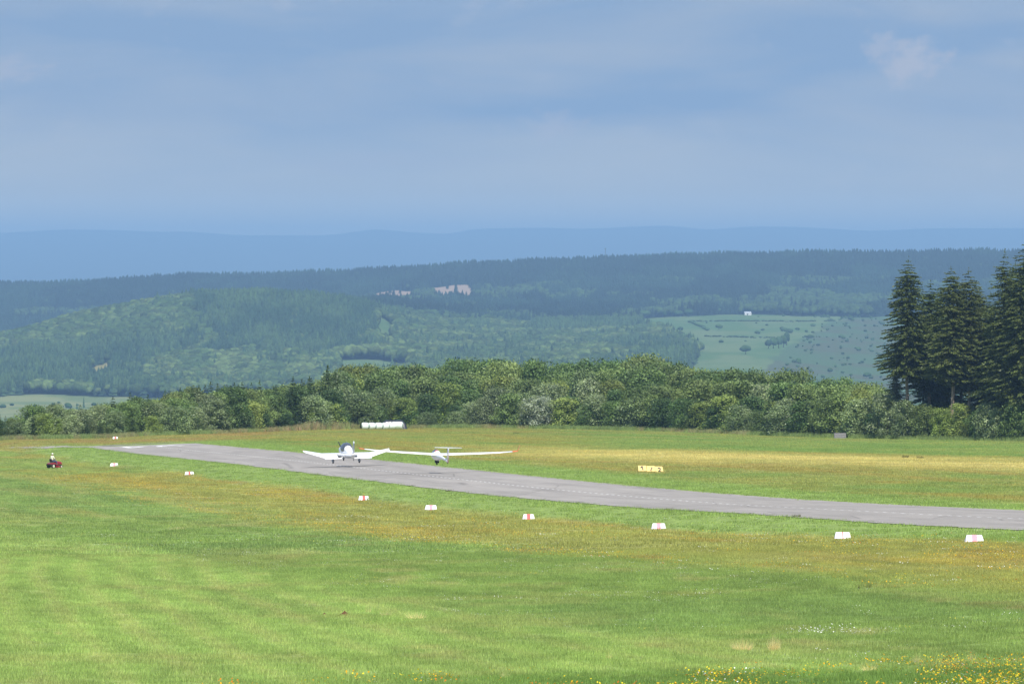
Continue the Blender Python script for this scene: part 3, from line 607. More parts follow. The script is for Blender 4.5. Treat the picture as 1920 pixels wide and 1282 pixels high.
def kind_mid(px, X, Y):
    n = len(px); nn = fbm(X / 55, Y / 260, 201, 4); con = nn + .06 * (g.random(n) - .5) > .5; wx = px + 150 * (fbm(X / 90, Y / 300, 207, 3) - .5); wy = Y + 700 * (fbm(X / 70, Y / 260, 209, 3) - .5)
    con[(wx < 340) & (wy > 7350) & (wy < 8400) & (g.random(n) < .93)] = False
    con[(wx > 360) & (wx < 700) & (wy > 7000) & (wy < 8200) & (g.random(n) < .96)] = True
    con[(wx < 330) & (wy > 6500) & (wy < 7350) & (g.random(n) < .9)] = True
    con[(wy < 6900) & (wx > 240) & (wx < 720) & (g.random(n) < .85)] = False
    con[(wx > 740) & (Y < 8300) & (g.random(n) < .85)] = False
    con[(wx > 1150) & (Y < 7600) & (nn > .47)] = True
    dec_mix = sst(fbm(X / 30, Y / 160, 211, 3) + .35 * (g.random(n) - .5), .42, .72)[:, None]  # noise patches blend the broadleaf colour towards its lighter tone
    c = np.where(con[:, None], FCON + (FCON2 - FCON) * sst(nn + .3 * (g.random(n) - .5), .4, .7)[:, None], FDEC + (FDEC2 - FDEC) * dec_mix)
    return con, c
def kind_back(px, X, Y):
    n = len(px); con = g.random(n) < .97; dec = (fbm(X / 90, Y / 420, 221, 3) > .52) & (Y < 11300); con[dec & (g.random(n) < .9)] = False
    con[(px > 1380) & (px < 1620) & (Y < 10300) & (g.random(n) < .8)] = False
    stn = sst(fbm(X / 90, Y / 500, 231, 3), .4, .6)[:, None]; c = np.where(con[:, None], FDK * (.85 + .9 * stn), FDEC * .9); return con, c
forest('valley_forest', 70000, 6150, 8700, -520, 1330, kind_mid, .85)
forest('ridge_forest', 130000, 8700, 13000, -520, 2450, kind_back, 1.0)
forest('right_scrub', 900, 5900, 6900, 1480, 2000, kind_mid, .5)

# single trees, bushes and hedges on the far meadows
M_ftree = leaf_mat('far_meadow_tree', rgb(60, 92, 48, .5), rgb(84, 116, 62, .5), .8, 0., spec=.1)
fb = [npmesh_ for npmesh_ in (far_broadleaf(50), far_broadleaf(51), far_broadleaf(52))]; fc_ = [far_conifer(60), far_conifer(61)]
for m_ in fb + fc_: m_.materials.append(M_ftree)
def trunk_mesh(name, h, r, seed=0, lean=.0):
    q = random.Random(seed); pts = [(0, 0, -.4)]; x = y = 0
    for i in range(1, 6): x += lean * h * .1 * q.uniform(-1, 1); y += lean * h * .1 * q.uniform(-1, 1); pts.append((x, y, h * i / 5))
    mb = MB().tube(pts, [r * 1.25, r, r * .85, r * .7, r * .5, r * .2], 8); me = bpy.data.meshes.new(name); me.from_pydata(mb.v, [], mb.f); me.update(); return me
M_bark = paint('grey_brown_bark', rgb(168, 150, 128, .7), .9, .35, 3., bump=.6); M_barkd = paint('dark_bark', rgb(92, 80, 66, .5), .9, .3, 2.)
tm_far = trunk_mesh('trunk', .5, .03); tm_far.materials.append(M_barkd)
def far_tree(px, Y, h, wd, mesh, label, cat='tree', group=None, name='broadleaf_tree'):
    X = (px - 960) / F * Y; z = h1(X, Y); t = empty(name, (X, Y, z), (0, 0, px % 6), label=label, cat=cat, group=group)
    c = obj('crown', mesh, None, t); c.scale = (wd / .8, wd / .8, h); c.location = (0, 0, -.06 * h); k = obj('trunk', tm_far, None, t); k.scale = (h, h, h); return t
for px, Y, h, wd, mi, lab in [
    (1207, 9350, 15, 19, fb[0], 'round dark tree at the left corner of the far green meadow'),
    (1246, 9300, 12, 7, fb[1], 'narrow upright tree between two rounder ones at the top left of the far meadow'),
    (1272, 9320, 11, 15, fb[2], 'low broad tree right of the narrow upright one at the top of the far meadow'),
    (1291, 9280, 14, 14, fb[0], 'tall round tree where the hedges meet at the top left of the far meadow'),
    (1345, 9400, 12, 15, fb[1], 'round tree on the top edge of the far meadow, left of the white house'),
    (1380, 9500, 11, 16, fb[2], 'bushy tree directly left of the small white house'),
    (1348, 8350, 9, 10, fb[0], 'small lone round tree in the middle of the far green meadow'),
    (1398, 7150, 12, 14, fb[1], 'large lone bushy tree low in the far green meadow, left of the dark copse'),
    (1276, 8250, 8, 8, fb[2], 'small tree on the meadow just above the near end of the valley wood'),
    (1158, 6500, 9, 10, fb[2], 'pale tree at the lower edge of the valley wood')]:
    far_tree(px, Y, h, wd, mi, lab, group='lone trees on the far meadow')
for px, Y, h, wd, mi, lab in [(1441, 7430, 12, 9, fb[1], 'leftmost and lowest tree of the dark copse in the far meadow'), (1450, 7440, 15, 10, fb[0], 'second tree from the left in the dark copse of the far meadow'),
    (1460, 7470, 16, 10, fb[2], 'middle tree of the dark copse in the far meadow'), (1469, 7520, 17, 9, fb[0], 'fourth tree from the left in the dark copse of the far meadow'), (1475, 7620, 19, 8, fb[1], 'tallest tree at the right end of the dark copse in the far meadow')]:
    far_tree(px, Y, h, wd, mi, lab, group='trees of the dark copse')
for px, Y, h, wd, mi, lab in [(157, 5600, 11, 5.5, fc_[0], 'tall narrow dark conifer standing alone on the pale meadow at far left'), (144, 5540, 6, 4, fc_[1], 'short dark conifer beside the tall one on the pale left meadow')]:
    far_tree(px, Y, h, wd, mi, lab, name='conifer')
bq = random.Random(9)
def bush(px, Y, h, wd, label, group):
    X = (px - 960) / F * Y; o = obj('bush', fb[bq.randrange(3)]); o.location = (X, Y, h1(X, Y) - .12 * h); o.scale = (wd / .8, wd / .8 * .9, h * 1.25); o.rotation_euler = (0, 0, bq.uniform(0, 6))
    tag(o, label, 'bush', group)
for i in range(150):
    Y = bq.uniform(6450, 9200); px = bq.uniform(1490 + (Y - 7500) * .03, 1660 if bq.random() < .9 else 1900)
    s = bq.uniform(2., 5.) if bq.random() < .85 else bq.uniform(5, 8)
    ro = ['at the foot of', 'low on', 'halfway up', 'high on', 'at the top of'][min(4, int((Y - 6450) / 550))]; co = ['the left side of', 'the middle of', 'the right side of'][min(2, int(max(0, px - 1490) / 57))]
    sz = 'small' if s < 3.2 else 'medium' if s < 5 else 'large'
    bush(px, Y, s * .8, s * bq.uniform(.8, 1.3), '%s dark bush %s %s the far heath slope' % (sz, ro, co), 'bushes on the far heath slope')
for px, Y, s in [(1352, 7650, 6), (1430, 8280, 5), (1438, 8500, 4), (1420, 8050, 7), (1410, 7900, 4), (1470, 8200, 9), (1480, 8120, 10), (1466, 8330, 6), (1495, 8300, 6), (1398, 7720, 3), (1469, 9180, 5), (1528, 9150, 5), (1540, 9160, 4), (1552, 9130, 6), (1422, 9130, 3), (1595, 8950, 8), (1240, 8350, 4), (1325, 8700, 3), (1418, 8650, 3)]:
    bush(px, Y, s * .75, s * 1.15, '%s bush %s on the far green meadow, %s' % ('small' if s < 5 else 'larger', 'near the top hedge' if Y > 8600 else 'between the two hedges' if Y > 7950 else 'below the lower hedge', 'left part' if px < 1400 else 'middle part' if px < 1475 else 'right part'), 'bushes on the far green meadow')
for px, Y, s in [(5, 5560, 6), (22, 5680, 4), (65, 5620, 4), (100, 5800, 3), (127, 5620, 6), (129, 5520, 6), (176, 5700, 5), (180, 5500, 3), (74, 5420, 6), (110, 5900, 3), (145, 5730, 3)]:
    bush(px, Y, s * .75, s * 1.15, '%s bush on the pale far left meadow, %s' % ('low' if s < 4.5 else 'rounder', 'at the picture edge' if px < 50 else 'left of the narrow conifer' if px < 140 else 'beside the narrow conifer'), 'bushes on the pale left meadow')
def hedge(pts, label):
    V = []; Fc = []; me0 = fb[0]; v0 = np.array([v.co[:] for v in me0.vertices]); f0 = np.array([p.vertices[:] for p in me0.polygons]); n = 0
    for (px0, Y0), (px1, Y1) in zip(pts[:-1], pts[1:]):
        x0, x1 = (px0 - 960) / F * Y0, (px1 - 960) / F * Y1; L = math.hypot(x1 - x0, Y1 - Y0); k = int(L / 3.4)
        for i in range(k):
            t = (i + .5) / k; x = x0 + (x1 - x0) * t + bq.uniform(-1, 1); y = Y0 + (Y1 - Y0) * t; s = bq.uniform(2.2, 4.6)
            if bq.random() < .12: continue
            V.append(v0 * np.array([s * 1.6, s * 1.6, s * .75]) + np.array([x, y, h1(x, y) - .4])); Fc.append(f0 + n); n += len(v0)
    me = npmesh('hedge', np.concatenate(V), np.concatenate(Fc), False, np.ones((n, 3), np.float32) * .9); tag(obj('hedge', me, M_ftree), label, 'hedge', 'hedges across the far meadow')
hedge([(1290, 8880), (1400, 8800), (1480, 8780), (1565, 8860)], 'upper long dark hedge running across the far green meadow')
hedge([(1322, 7960), (1400, 7920), (1465, 7940)], 'lower short dark hedge across the far green meadow')
hedge([(1292, 8860), (1312, 8540), (1328, 8300)], 'hedge slanting down the left side of the far green meadow')
# far buildings and mast
M_white = paint('white_render', rgb(240, 240, 240, .85), .6, .03); M_roofg = paint('pale_sheet_roof', rgb(205, 212, 220, .8), .5, .05); M_dark = paint('dark_opening', rgb(60, 55, 55, .5), .6, .1)
def house(px, Y, L, W, hh, rh, rot, label, name='white_house'):
    X = (px - 960) / F * Y; t = empty(name, (X, Y, h1(X, Y)), (0, 0, rot), label=label, cat='house')
    MB().box((0, 0, hh / 2 - .3), (L, W, hh + .6)).build('wall', M_white, t)
    mb = MB(); e = .3; y = W / 2 + e; mb.add([(-L / 2 - e, -y, hh), (L / 2 + e, -y, hh), (L / 2 + e, y, hh), (-L / 2 - e, y, hh), (-L / 2 - e, 0, hh + rh), (L / 2 + e, 0, hh + rh)], [(0, 1, 5, 4), (2, 3, 4, 5), (0, 4, 3), (1, 2, 5), (0, 3, 2, 1)]); mb.build('roof', M_roofg, t)
    MB().box((-L * .12, -W / 2 - .02, hh * .36), (L * .18, .08, hh * .72)).build('door', M_dark, t)
    for k in (.12, .33): MB().box((L * k, -W / 2 - .02, hh * .55), (L * .1, .08, hh * .3)).build('window', M_dark, t)
house(1402, 9330, 9.5, 6, 3.2, 1.6, .15, 'small white house with pale roof at the top edge of the far meadow')
house(1603, 10150, 5.2, 4, 2.6, 1.1, -.3, 'tiny white hut on the brown slope below the winding far road', 'white_hut')
X = (1135 - 960) / F * 12300; t = empty('radio_mast', (X, 12300, h1(X, 12300)), label='thin radio mast rising above the dark forest ridge', cat='mast'); M_steel = paint('galvanised_steel', rgb(120, 124, 128, .6), .5, .1, metal=.4)
mb = MB()
for a in (0, 2.09, 4.19): mb.tube([(1.1 * math.cos(a), 1.1 * math.sin(a), 0), (.5 * math.cos(a), .5 * math.sin(a), 34)], .3, 6)
for k in range(9): mb.box((0, 0, 2 + k * 3.9), (1.5 - k * .08, .12, .12))
mb.build('lattice', M_steel, t); MB().tube([(0, 0, 33), (0, 0, 37)], .22, 6).box((0, 0, 34.5), (3.4, .8, .9)).build('antenna', M_steel, t)
# winding far road
M_road = paint('pale_far_road', rgb(190, 190, 196, .8), .8, .1, .1)
def road(pts, wd):
    V = []; n = 0
    P = []
    for (a, b) in zip(pts[:-1], pts[1:]):
        for k in range(12): P.append((a[0] + (b[0] - a[0]) * k / 12, a[1] + (b[1] - a[1]) * k / 12))
    P = [((px - 960) / F * Y, Y) for px, Y in P]
    for i, p in enumerate(P):
        q = P[min(i + 1, len(P) - 1)]; o_ = P[max(i - 1, 0)]; dx, dy = q[0] - o_[0], q[1] - o_[1]; L = math.hypot(dx, dy); nx, ny = -dy / L * wd, dx / L * wd
        V += [(p[0] - nx, p[1] - ny), (p[0] + nx, p[1] + ny)]
    V = np.array(V); Z = H(V[:, 0], V[:, 1]) + 1.2; n = len(P); Q = np.array([[2 * i, 2 * i + 1, 2 * i + 3, 2 * i + 2] for i in range(n - 1)])
    tag(obj('road', npmesh('road', np.column_stack([V, Z]), Q), M_road), kind='structure')
road([(1570, 9860), (1600, 9990), (1635, 10180), (1648, 10420), (1658, 10700), (1652, 11000), (1664, 10800), (1672, 10900)], 3.2)

# ------------------------------------------------------------------ near trees
def rhombs(P, N, sx, sy, q, flat=.0):
    """leaf-spray quads at P facing N (both (n,3)); sizes per leaf"""
    n = len(P); N = N / (np.linalg.norm(N, axis=1)[:, None] + 1e-9); a = q.normal(size=(n, 3)); A = np.cross(N, a); A /= np.linalg.norm(A, axis=1)[:, None] + 1e-9; B = np.cross(N, A)
    sx = sx[:, None]; sy = sy[:, None]
    V = np.stack([P - A * sx, P - B * sy * .9 + A * sx * .15, P + A * sx, P + B * sy + A * sx * .1], 1).reshape(-1, 3); return V
def crown_mesh(name, h, wd, seed, nl=16, leaves=2400, ls=.2, base=.12, top=1.0, tintv=.3, up=.35, ragged=.24):
    q = np.random.default_rng(seed); L = []
    # lobes over an uneven envelope
    for i in range(nl):
        t = (i + .5) / nl; z = base + (top - base) * (t ** .9); prof = math.sin(math.pi * min(1, .18 + .82 * (z - base * .4)) ) ** .6 if z < .97 else .3
        a = i * 2.4 + q.random() * .9; r = wd / 2 * prof * (.30 + .55 * q.random()); lr = wd * (.12 + .12 * q.random()); zz = min(z * h, h - lr * .8)
        L.append((r * math.cos(a), r * math.sin(a), zz, lr, .72 + .56 * q.random()))
    L = np.array(L); k = q.integers(0, nl, leaves); d = q.normal(size=(leaves, 3)); d[:, 2] += up; d /= np.linalg.norm(d, axis=1)[:, None]
    rad = L[k, 3] * (1 - .35 * q.random(leaves) ** 2 + ragged * q.random(leaves) ** 3 * 2.2)
    P = L[k, :3] + d * rad[:, None] * np.array([1, 1, .85]); P[:, 2] = np.clip(P[:, 2], .05, h * 1.06)
    N = d + q.normal(size=d.shape) * .75; s = ls * (.55 + .9 * q.random(leaves)); V = rhombs(P, N, s, s * (.45 + .3 * q.random(leaves)), q)
    t = L[k, 4] * (1 - tintv / 2 + tintv * q.random(leaves)); c = np.repeat(t, 4)[:, None] * np.ones((1, 3)); c[:, 2] *= np.repeat(.8 + .4 * q.random(leaves), 4)
    return npmesh(name, V, np.arange(4 * leaves).reshape(-1, 4), False, c.astype(np.float32))
def spruce_mesh(name, h, rmax, seed, base=.1, whorls=26, per=8, droop=.25, ls=.24, dens=1.0, shape=.85, gaps=.12):
    """branches of flat needle sprays in whorls around the stem"""
    q = np.random.default_rng(seed); PP = []; NN = []; SX = []; TT = []; DD = []
    for w_ in range(whorls):
        t = (w_ + .5 * q.random()) / whorls; z = h * (base + (1 - base) * t); tj = .075 * h * (1 - t); rr0 = rmax * (1 - t) ** shape + .12
        if t < .12: rr0 *= .65 + 2.5 * t
        for b in range(per if t < .9 else 5):
            if q.random() < gaps: continue
            a = q.random() * 6.283; Lb = rr0 * (.5 + .62 * q.random()); n = max(4, int(Lb * 7.5 * dens)); s = (np.arange(n) + q.random(n)) / n; ss = s ** .8
            rise = .22 - .25 * (1 - t) + .22 * (q.random() - .5); zz = z + Lb * ss * rise - droop * Lb * ss ** 2 + (.18 * Lb * np.clip(ss - .75, 0, 1) * 4 * .5); zz = zz + tj * (q.random() - .5); side = (q.random(n) - .5) * Lb * .5 * (1.1 - ss) + (q.random(n) - .5) * .2
            x = np.cos(a) * Lb * ss - np.sin(a) * side; y = np.sin(a) * Lb * ss + np.cos(a) * side; zz = zz - np.abs(side) * .25 - .12 * q.random(n)
            PP.append(np.stack([x, y, zz], -1)); dv = np.stack([np.cos(a) + 0 * x, np.sin(a) + 0 * x, -.25 + 0 * x], -1) + q.normal(size=(n, 3)) * .35
            DD.append(dv); TT.append((.65 + .4 * q.random()) * (.8 + .5 * q.random(n)) * (.9 + .25 * ss)); SX.append(ls * (.6 + .8 * q.random(n)) * (1 - .45 * t))
    # leader
    n = 12; PP.append(np.stack([.05 * q.normal(size=n), .05 * q.normal(size=n), h * (.965 + .05 * q.random(n))], -1)); DD.append(np.tile([0, 0, 1.], (n, 1)) + .3 * q.normal(size=(n, 3))); TT.append(np.ones(n)); SX.append(np.full(n, ls * .6))
    P = np.concatenate(PP); D = np.concatenate(DD); T = np.concatenate(TT); S = np.concatenate(SX); D /= np.linalg.norm(D, axis=1)[:, None]; n = len(P)
    up = np.tile([0, 0, 1.], (n, 1)) + q.normal(size=(n, 3)) * .55; B = np.cross(D, up); B /= np.linalg.norm(B, axis=1)[:, None] + 1e-9
    V = np.stack([P - D * S[:, None] * .7, P - B * S[:, None] * .42, P + D * S[:, None] * 1.1, P + B * S[:, None] * .42], 1).reshape(-1, 3)
    c = np.repeat(T, 4)[:, None] * np.array([[1, 1, .95]]); return npmesh(name, V, np.arange(4 * n).reshape(-1, 4), False, c.astype(np.float32))
M_leafA = leaf_mat('mixed_green_leaves', rgb(108, 140, 72, .70), rgb(140, 158, 88, .70))
M_leafY = leaf_mat('yellow_green_leaves', rgb(138, 162, 76, .70), rgb(154, 168, 86, .70))
M_leafD = leaf_mat('dark_green_leaves', rgb(80, 116, 60, .66), rgb(106, 134, 68, .66))
M_leafS = leaf_mat('silvery_leaves', rgb(136, 160, 98, .68), rgb(160, 176, 120, .70), .45, spec=.5)
M_leafW = leaf_mat('white_backed_leaves', rgb(176, 188, 156, .66), rgb(180, 190, 160, .66), .45, spec=.6)
M_needle = leaf_mat('spruce_needles', rgb(74, 104, 56, .5), rgb(100, 124, 64, .5), .5, .2, spec=.3)
M_needleP = leaf_mat('tall_spruce_needles', rgb(102, 122, 62, .64), rgb(118, 130, 70, .64), .5, .32, spec=.3, vary=.12)
# unit kinds: (crown meshes at height 1-scale list of (h, w, mesh))
KIND = {}
def variants(key, n, fn, mat):
    L = []
    for i in range(n):
        me = fn(i); me.materials.append(mat); L.append(me)
    KIND[key] = L
HB = 8.0
variants('broad', 5, lambda i: crown_mesh('crown', HB, 6.4 + i * .3, 300 + i, 20, 6525, .155, .10), M_leafA)
variants('yellow', 2, lambda i: crown_mesh('crown', HB, 6.2, 320 + i, 18, 6090, .155, .08), M_leafY)
variants('dark', 3, lambda i: crown_mesh('crown', HB, 6.0, 330 + i, 18, 6090, .155, .06), M_leafD)
variants('willow', 4, lambda i: crown_mesh('crown', HB, 7.0, 340 + i, 22, 6960, .155, .03, .97, .55), M_leafS)
variants('white', 1, lambda i: crown_mesh('crown', HB, 8.0, 350 + i, 24, 7830, .155, .02, .95, .6), M_leafW)
variants('beech', 4, lambda i: crown_mesh('crown', HB, 8.6, 360 + i, 26, 7830, .155, .2, .96, .3, .6), M_leafA)
variants('spruce', 4, lambda i: spruce_mesh('crown', HB, 2.1 + .15 * i, 400 + i, .03, 24, 13, .2, .24), M_needle)
tms = [trunk_mesh('trunk', HB * .8, .13, s_, .3) for s_ in (1, 2, 3)]
for m_ in tms: m_.materials.append(M_barkd)
def tree(kind, x, y, h, wf, label, group, name, cat):
    me = KIND[kind][tq.randrange(len(KIND[kind]))]; s = h / HB; t = empty(name, (x, y, h1(x, y) - .05), (0, 0, tq.uniform(0, 6.28)), label=label, cat=cat, group=group)
    c = obj('crown', me, None, t); c.scale = (s * wf, s * wf, s); k = obj('trunk', tms[tq.randrange(3)], None, t); k.scale = (s, s, s * (.95 if kind == 'spruce' else .8)); return t
tq = random.Random(4)
SIL = [(-120, 778), (0, 783), (25, 787), (60, 768), (85, 760), (110, 772), (150, 768), (200, 755), (247, 750), (300, 745), (338, 734), (360, 731), (400, 732), (447, 727), (470, 724), (513, 730), (540, 728), (567, 722), (590, 716), (613, 700), (633, 697), (664, 688), (696, 685), (730, 688), (756, 684), (802, 688), (840, 685), (869, 677), (912, 682), (936, 682), (954, 693), (982, 684), (1025, 680), (1053, 692), (1074, 687), (1117, 680), (1152, 685), (1202, 673), (1237, 681), (1269, 682), (1302, 694), (1324, 697), (1356, 692), (1386, 696), (1432, 710), (1475, 698), (1505, 703), (1524, 712), (1559, 715), (1613, 720), (1635, 723), (1654, 736), (1680, 748), (1700, 750), (1760, 752), (1790, 756), (1830, 752), (1860, 750), (1900, 742), (1940, 745), (2040, 745)]
EDGE = [(-120, 827, 960), (0, 826.5, 962), (200, 822.5, 965), (400, 814, 1003), (620, 804.5, 1062), (717, 803.5, 1084), (900, 802.5, 1088), (1200, 807.5, 1066), (1500, 819.5, 1006), (1700, 825, 975), (1920, 828, 955), (2040, 828, 950)]
sil = lambda px: float(np.interp(px, [a for a, b in SIL], [b for a, b in SIL]))
eY = lambda px: float(np.interp(px, [a[0] for a in EDGE], [a[2] for a in EDGE]))
ZONE = [(60, 'at the far left end'), (150, 'in the belt behind the mower'), (250, 'left of the runway end'), (340, 'right behind the far runway end'), (430, 'just right of the runway end'), (530, 'just left of the pointed dark spruces'), (640, 'beside the pointed dark spruces'), (720, 'left behind the white bales'), (800, 'right behind the white bales'), (880, 'above the glider fuselage'), (960, 'left of the whitish bush'), (1060, 'around the whitish bush'), (1150, 'right of the whitish bush'), (1240, 'above the yellow sign'), (1330, 'right of the yellow sign'), (1420, 'between yellow sign and crate'), (1510, 'left of the grey crate'), (1600, 'around the grey crate'), (1690, 'left below the tall spruces'), (1790, 'below the middle tall spruces'), (3000, 'below the rightmost tall spruces')]
zone = lambda px: next(z for a, z in ZONE if px < a)
NMk = {'broad': ('green broadleaf tree', 'broadleaf_tree', 'tree'), 'yellow': ('yellow-green tree', 'broadleaf_tree', 'tree'), 'dark': ('dark green bush', 'bush', 'bush'), 'willow': ('silvery green bush', 'willow_bush', 'bush'), 'white': ('whitish leaved bush', 'willow_bush', 'bush'), 'beech': ('domed tall tree', 'broadleaf_tree', 'tree'), 'spruce': ('small dark spruce', 'spruce_tree', 'tree')}
ROWN = ['in the front row', 'in the second row', 'in the middle', 'at the back']
seen_lab = {}
def grove_row(row, off, frac, step, kinds, wf, jy=3., lo=-330, hi=2260, hmin=2.5, hmaxf=1.0):
    px = lo + tq.uniform(0, step)
    while px < hi:
        Y = eY(px) + off + tq.uniform(-jy, jy) + (1.5 if row == 0 else 0); Y = max(Y, eY(px) + (5.5 if 640 < px < 790 else 2.2)); x = (px - 960) / F * Y; zg = h1(x, Y)
        front = 44 + 8 * math.sin(px * .021) + (12 if 900 < px else 0) + (10 if px > 1500 else 0)
        ybase = float(np.interp(px, [a[0] for a in EDGE], [a[1] for a in EDGE])); room = ybase - sil(px); f0 = min(front, room * .8)
        top = ybase - (f0 + (room - f0) * frac) + tq.uniform(-13, 15) * (1 if frac < .9 else .4) * (.5 if row == 0 else 1); h = -(top - HY) / F * Y - zg
        if h < hmin: px += step * .7; continue
        k = tq.choices([a for a, b in kinds], [b for a, b in kinds])[0]; hh = h * (1.12 if k == 'spruce' and frac > .5 else 1); kw = wf * tq.uniform(.85, 1.2) * (8 / max(h, 5)) ** .35
        rn = ROWN[0 if row == 0 else 1 if row == 1 else 2 if frac < .9 else 3]; a, nm, ct = NMk[k]; sz = 'low' if h < 5 else 'tall' if h > 10.5 else 'medium'
        lab = '%s %s %s %s' % (sz, a.replace('tall ', '').replace('small ', ''), rn, zone(px)); lab = lab if len(lab.split()) <= 16 else lab.replace('tree ', '', 1); tree(k, x, Y, hh, kw, lab, 'tree belt beyond the airfield, %s' % zone(px), nm, ct)
        px += step * tq.uniform(.8, 1.25) * (1.0 if k != 'spruce' else .75)
grove_row(0, 2, 0, 45, [('willow', 5), ('dark', 3), ('broad', 3), ('yellow', .8), ('spruce', .6)], 1.15, 1.5)
grove_row(1, 8, .22, 42, [('willow', 4), ('broad', 4), ('dark', 2), ('yellow', 1), ('spruce', 1.2)], 1.1)
grove_row(2, 17, .45, 42, [('broad', 5), ('willow', 2.5), ('yellow', 2), ('spruce', 2.4), ('dark', 1)], 1.05)
grove_row(3, 30, .68, 46, [('broad', 5), ('yellow', 2.5), ('beech', 1.5), ('spruce', 2.2), ('willow', 1.5)], 1.05, hi=1700)
grove_row(4, 46, .88, 52, [('beech', 4), ('broad', 3), ('yellow', .6)], 1.0, lo=560, hi=1700)
grove_row(5, 62, 1.0, 46, [('beech', 6), ('broad', 1)], 1.0, lo=640, hi=1670)
grove_row(3, 24, 1.0, 17, [('spruce', 6), ('broad', 4), ('willow', 1)], .95, lo=-330, hi=650)
grove_row(2, 14, .8, 24, [('spruce', 3), ('broad', 4), ('willow', 2)], .95, lo=-330, hi=620)
def at_px(kind, px, top, off, wf, label, group=None):
    Y = eY(px) + off; x = (px - 960) / F * Y; h = -(top - HY) / F * Y - h1(x, Y); a, nm, ct = NMk[kind]; return tree(kind, x, Y, h, wf, label, group, nm, ct)
at_px('white', 1012, 744, 1.5, 1.25, 'large whitish leaved bush, palest of all, in the front row of the belt')
for px, top, off, lab in [(549, 706, 14, 'leftmost of the pointed dark spruces rising over the belt'), (566, 712, 15, 'second pointed dark spruce rising over the belt'), (583, 710, 16, 'third pointed dark spruce rising over the belt'), (613, 692, 12, 'broadest and tallest pointed dark spruce of the small row'), (628, 696, 20, 'dark spruce touching the broad one at its right'),
    (950, 735, 12, 'dark young spruce left of the whitish bush'), (1074, 724, 14, 'dark young spruce right of the whitish bush'), (1200, 735, 10, 'dark young spruce above the yellow sign'), (1405, 697, 40, 'single spruce tip on the skyline of the belt'), (513, 724, 18, 'slim spruce left of the pointed dark group'), (447, 721, 20, 'slim spruce tip on the left skyline of the belt'), (360, 727, 20, 'slim dark spruce on the left skyline behind the runway end'), (338, 727, 21, 'spruce tip left of the slim dark one behind the runway end'),
    (160, 776, 3, 'dark spruce on the left, behind and right of the mower'), (62, 772, 3, 'dark spruce at the left edge behind the mower'), (1888, 748, 5, 'small dark spruce below the rightmost tall spruces')]:
    at_px('spruce', px, top, off, 1.1, lab, 'spruces standing out of the belt')
at_px('yellow', 1798, 757, 1.0, 1.0, 'bright yellow-green bush at the field edge under the tall spruces')
for px, top, kd, lab in [(1664, 742, 'willow', 'pale green bush at the left foot of the leftmost tall spruce'), (1698, 752, 'willow', 'silvery bush in front of the leftmost bare spruce stem'), (1733, 758, 'broad', 'fresh green bush between the left and middle bare stems'), (1762, 766, 'yellow', 'low yellowish bush left of the bright yellow-green one'), (1852, 756, 'willow', 'silvery green bush under the dip of the tall spruces'), (1872, 764, 'willow', 'pale bush right of the one under the dip of the spruces'), (1905, 752, 'broad', 'green bush at the right edge below the tall spruces')]:
    at_px(kd, px, top, .4, 1.0, lab)
# tall meadow grass along the foot of the belt
def verge():
    n = 5200; px = g.random(n) * 2100 - 90; e = np.interp(px, [a[0] for a in EDGE], [a[2] for a in EDGE]); Y = e - 2.5 + 4.5 * g.random(n); X = (px - 960) / F * Y; Z = H(X, Y)
    br = np.exp(-((px - 590) / 95) ** 2) + .55 * (fbm(px / 60, px * 0, 77, 3) > .55); hs = .45 + .55 * g.random(n) + 1.1 * np.exp(-((px - 610) / 60) ** 2) * g.random(n); near_b = ((px > 668) & (px < 768) & (Y < 1081)) | ((px > 1555) & (px < 1596) & (Y < 994)); k_ = ~near_b
    c = mixc(np.broadcast_to(C(150, 172, 96), (n, 3)), np.array(rgb(206, 178, 140, .62)[:3]), np.clip(br * g.random(n) * 1.3, 0, 1)) * (.75 + .5 * g.random(n))[:, None]
    P = np.stack([X, Y, Z], -1)[k_]; m_ = len(P); scatter('tall_grass', P, g.integers(0, 3, m_), np.stack([hs[k_] * 1.2, hs[k_] * 1.2, hs[k_] * 1.3], -1), np.stack([0 * P[:, 0], 0 * P[:, 0], g.random(m_) * 6.28], -1), [proto('grass_tussock', blades('grass_tussock', 46, .9, .3, .75, .05, .7, 90 + i), M_grass) for i in range(3)], c[k_])
verge()
# tall spruces on the right
TS = [spruce_mesh('crown', 28, 5.3, 501, .36, 42, 19, .34, .26, 2.4, .60, .10), spruce_mesh('crown', 28, 5.5, 502, .38, 42, 19, .30, .26, 2.4, .62, .10), spruce_mesh('crown', 28, 5.9, 503, .20, 46, 18, .34, .26, 2.4, .62, .08), spruce_mesh('crown', 28, 5.5, 504, .32, 42, 19, .30, .26, 2.4, .58, .12)]
for m_ in TS: m_.materials.append(M_needleP)
tmb = trunk_mesh('trunk', 24.5, .27, 8, .12); tmb.materials.append(M_bark)
dq = random.Random(3); mbd = MB()
for i in range(26):
    a = dq.uniform(0, 6.28); z = dq.uniform(3.5, 11); L = dq.uniform(.5, 1.9); mbd.tube([(.15 * math.cos(a), .15 * math.sin(a), z), (L * math.cos(a), L * math.sin(a), z + dq.uniform(-.2, .25))], [.035, .012], 4)
dbm = bpy.data.meshes.new('dead_branches'); dbm.from_pydata(mbd.v, [], mbd.f); dbm.materials.append(M_barkd)
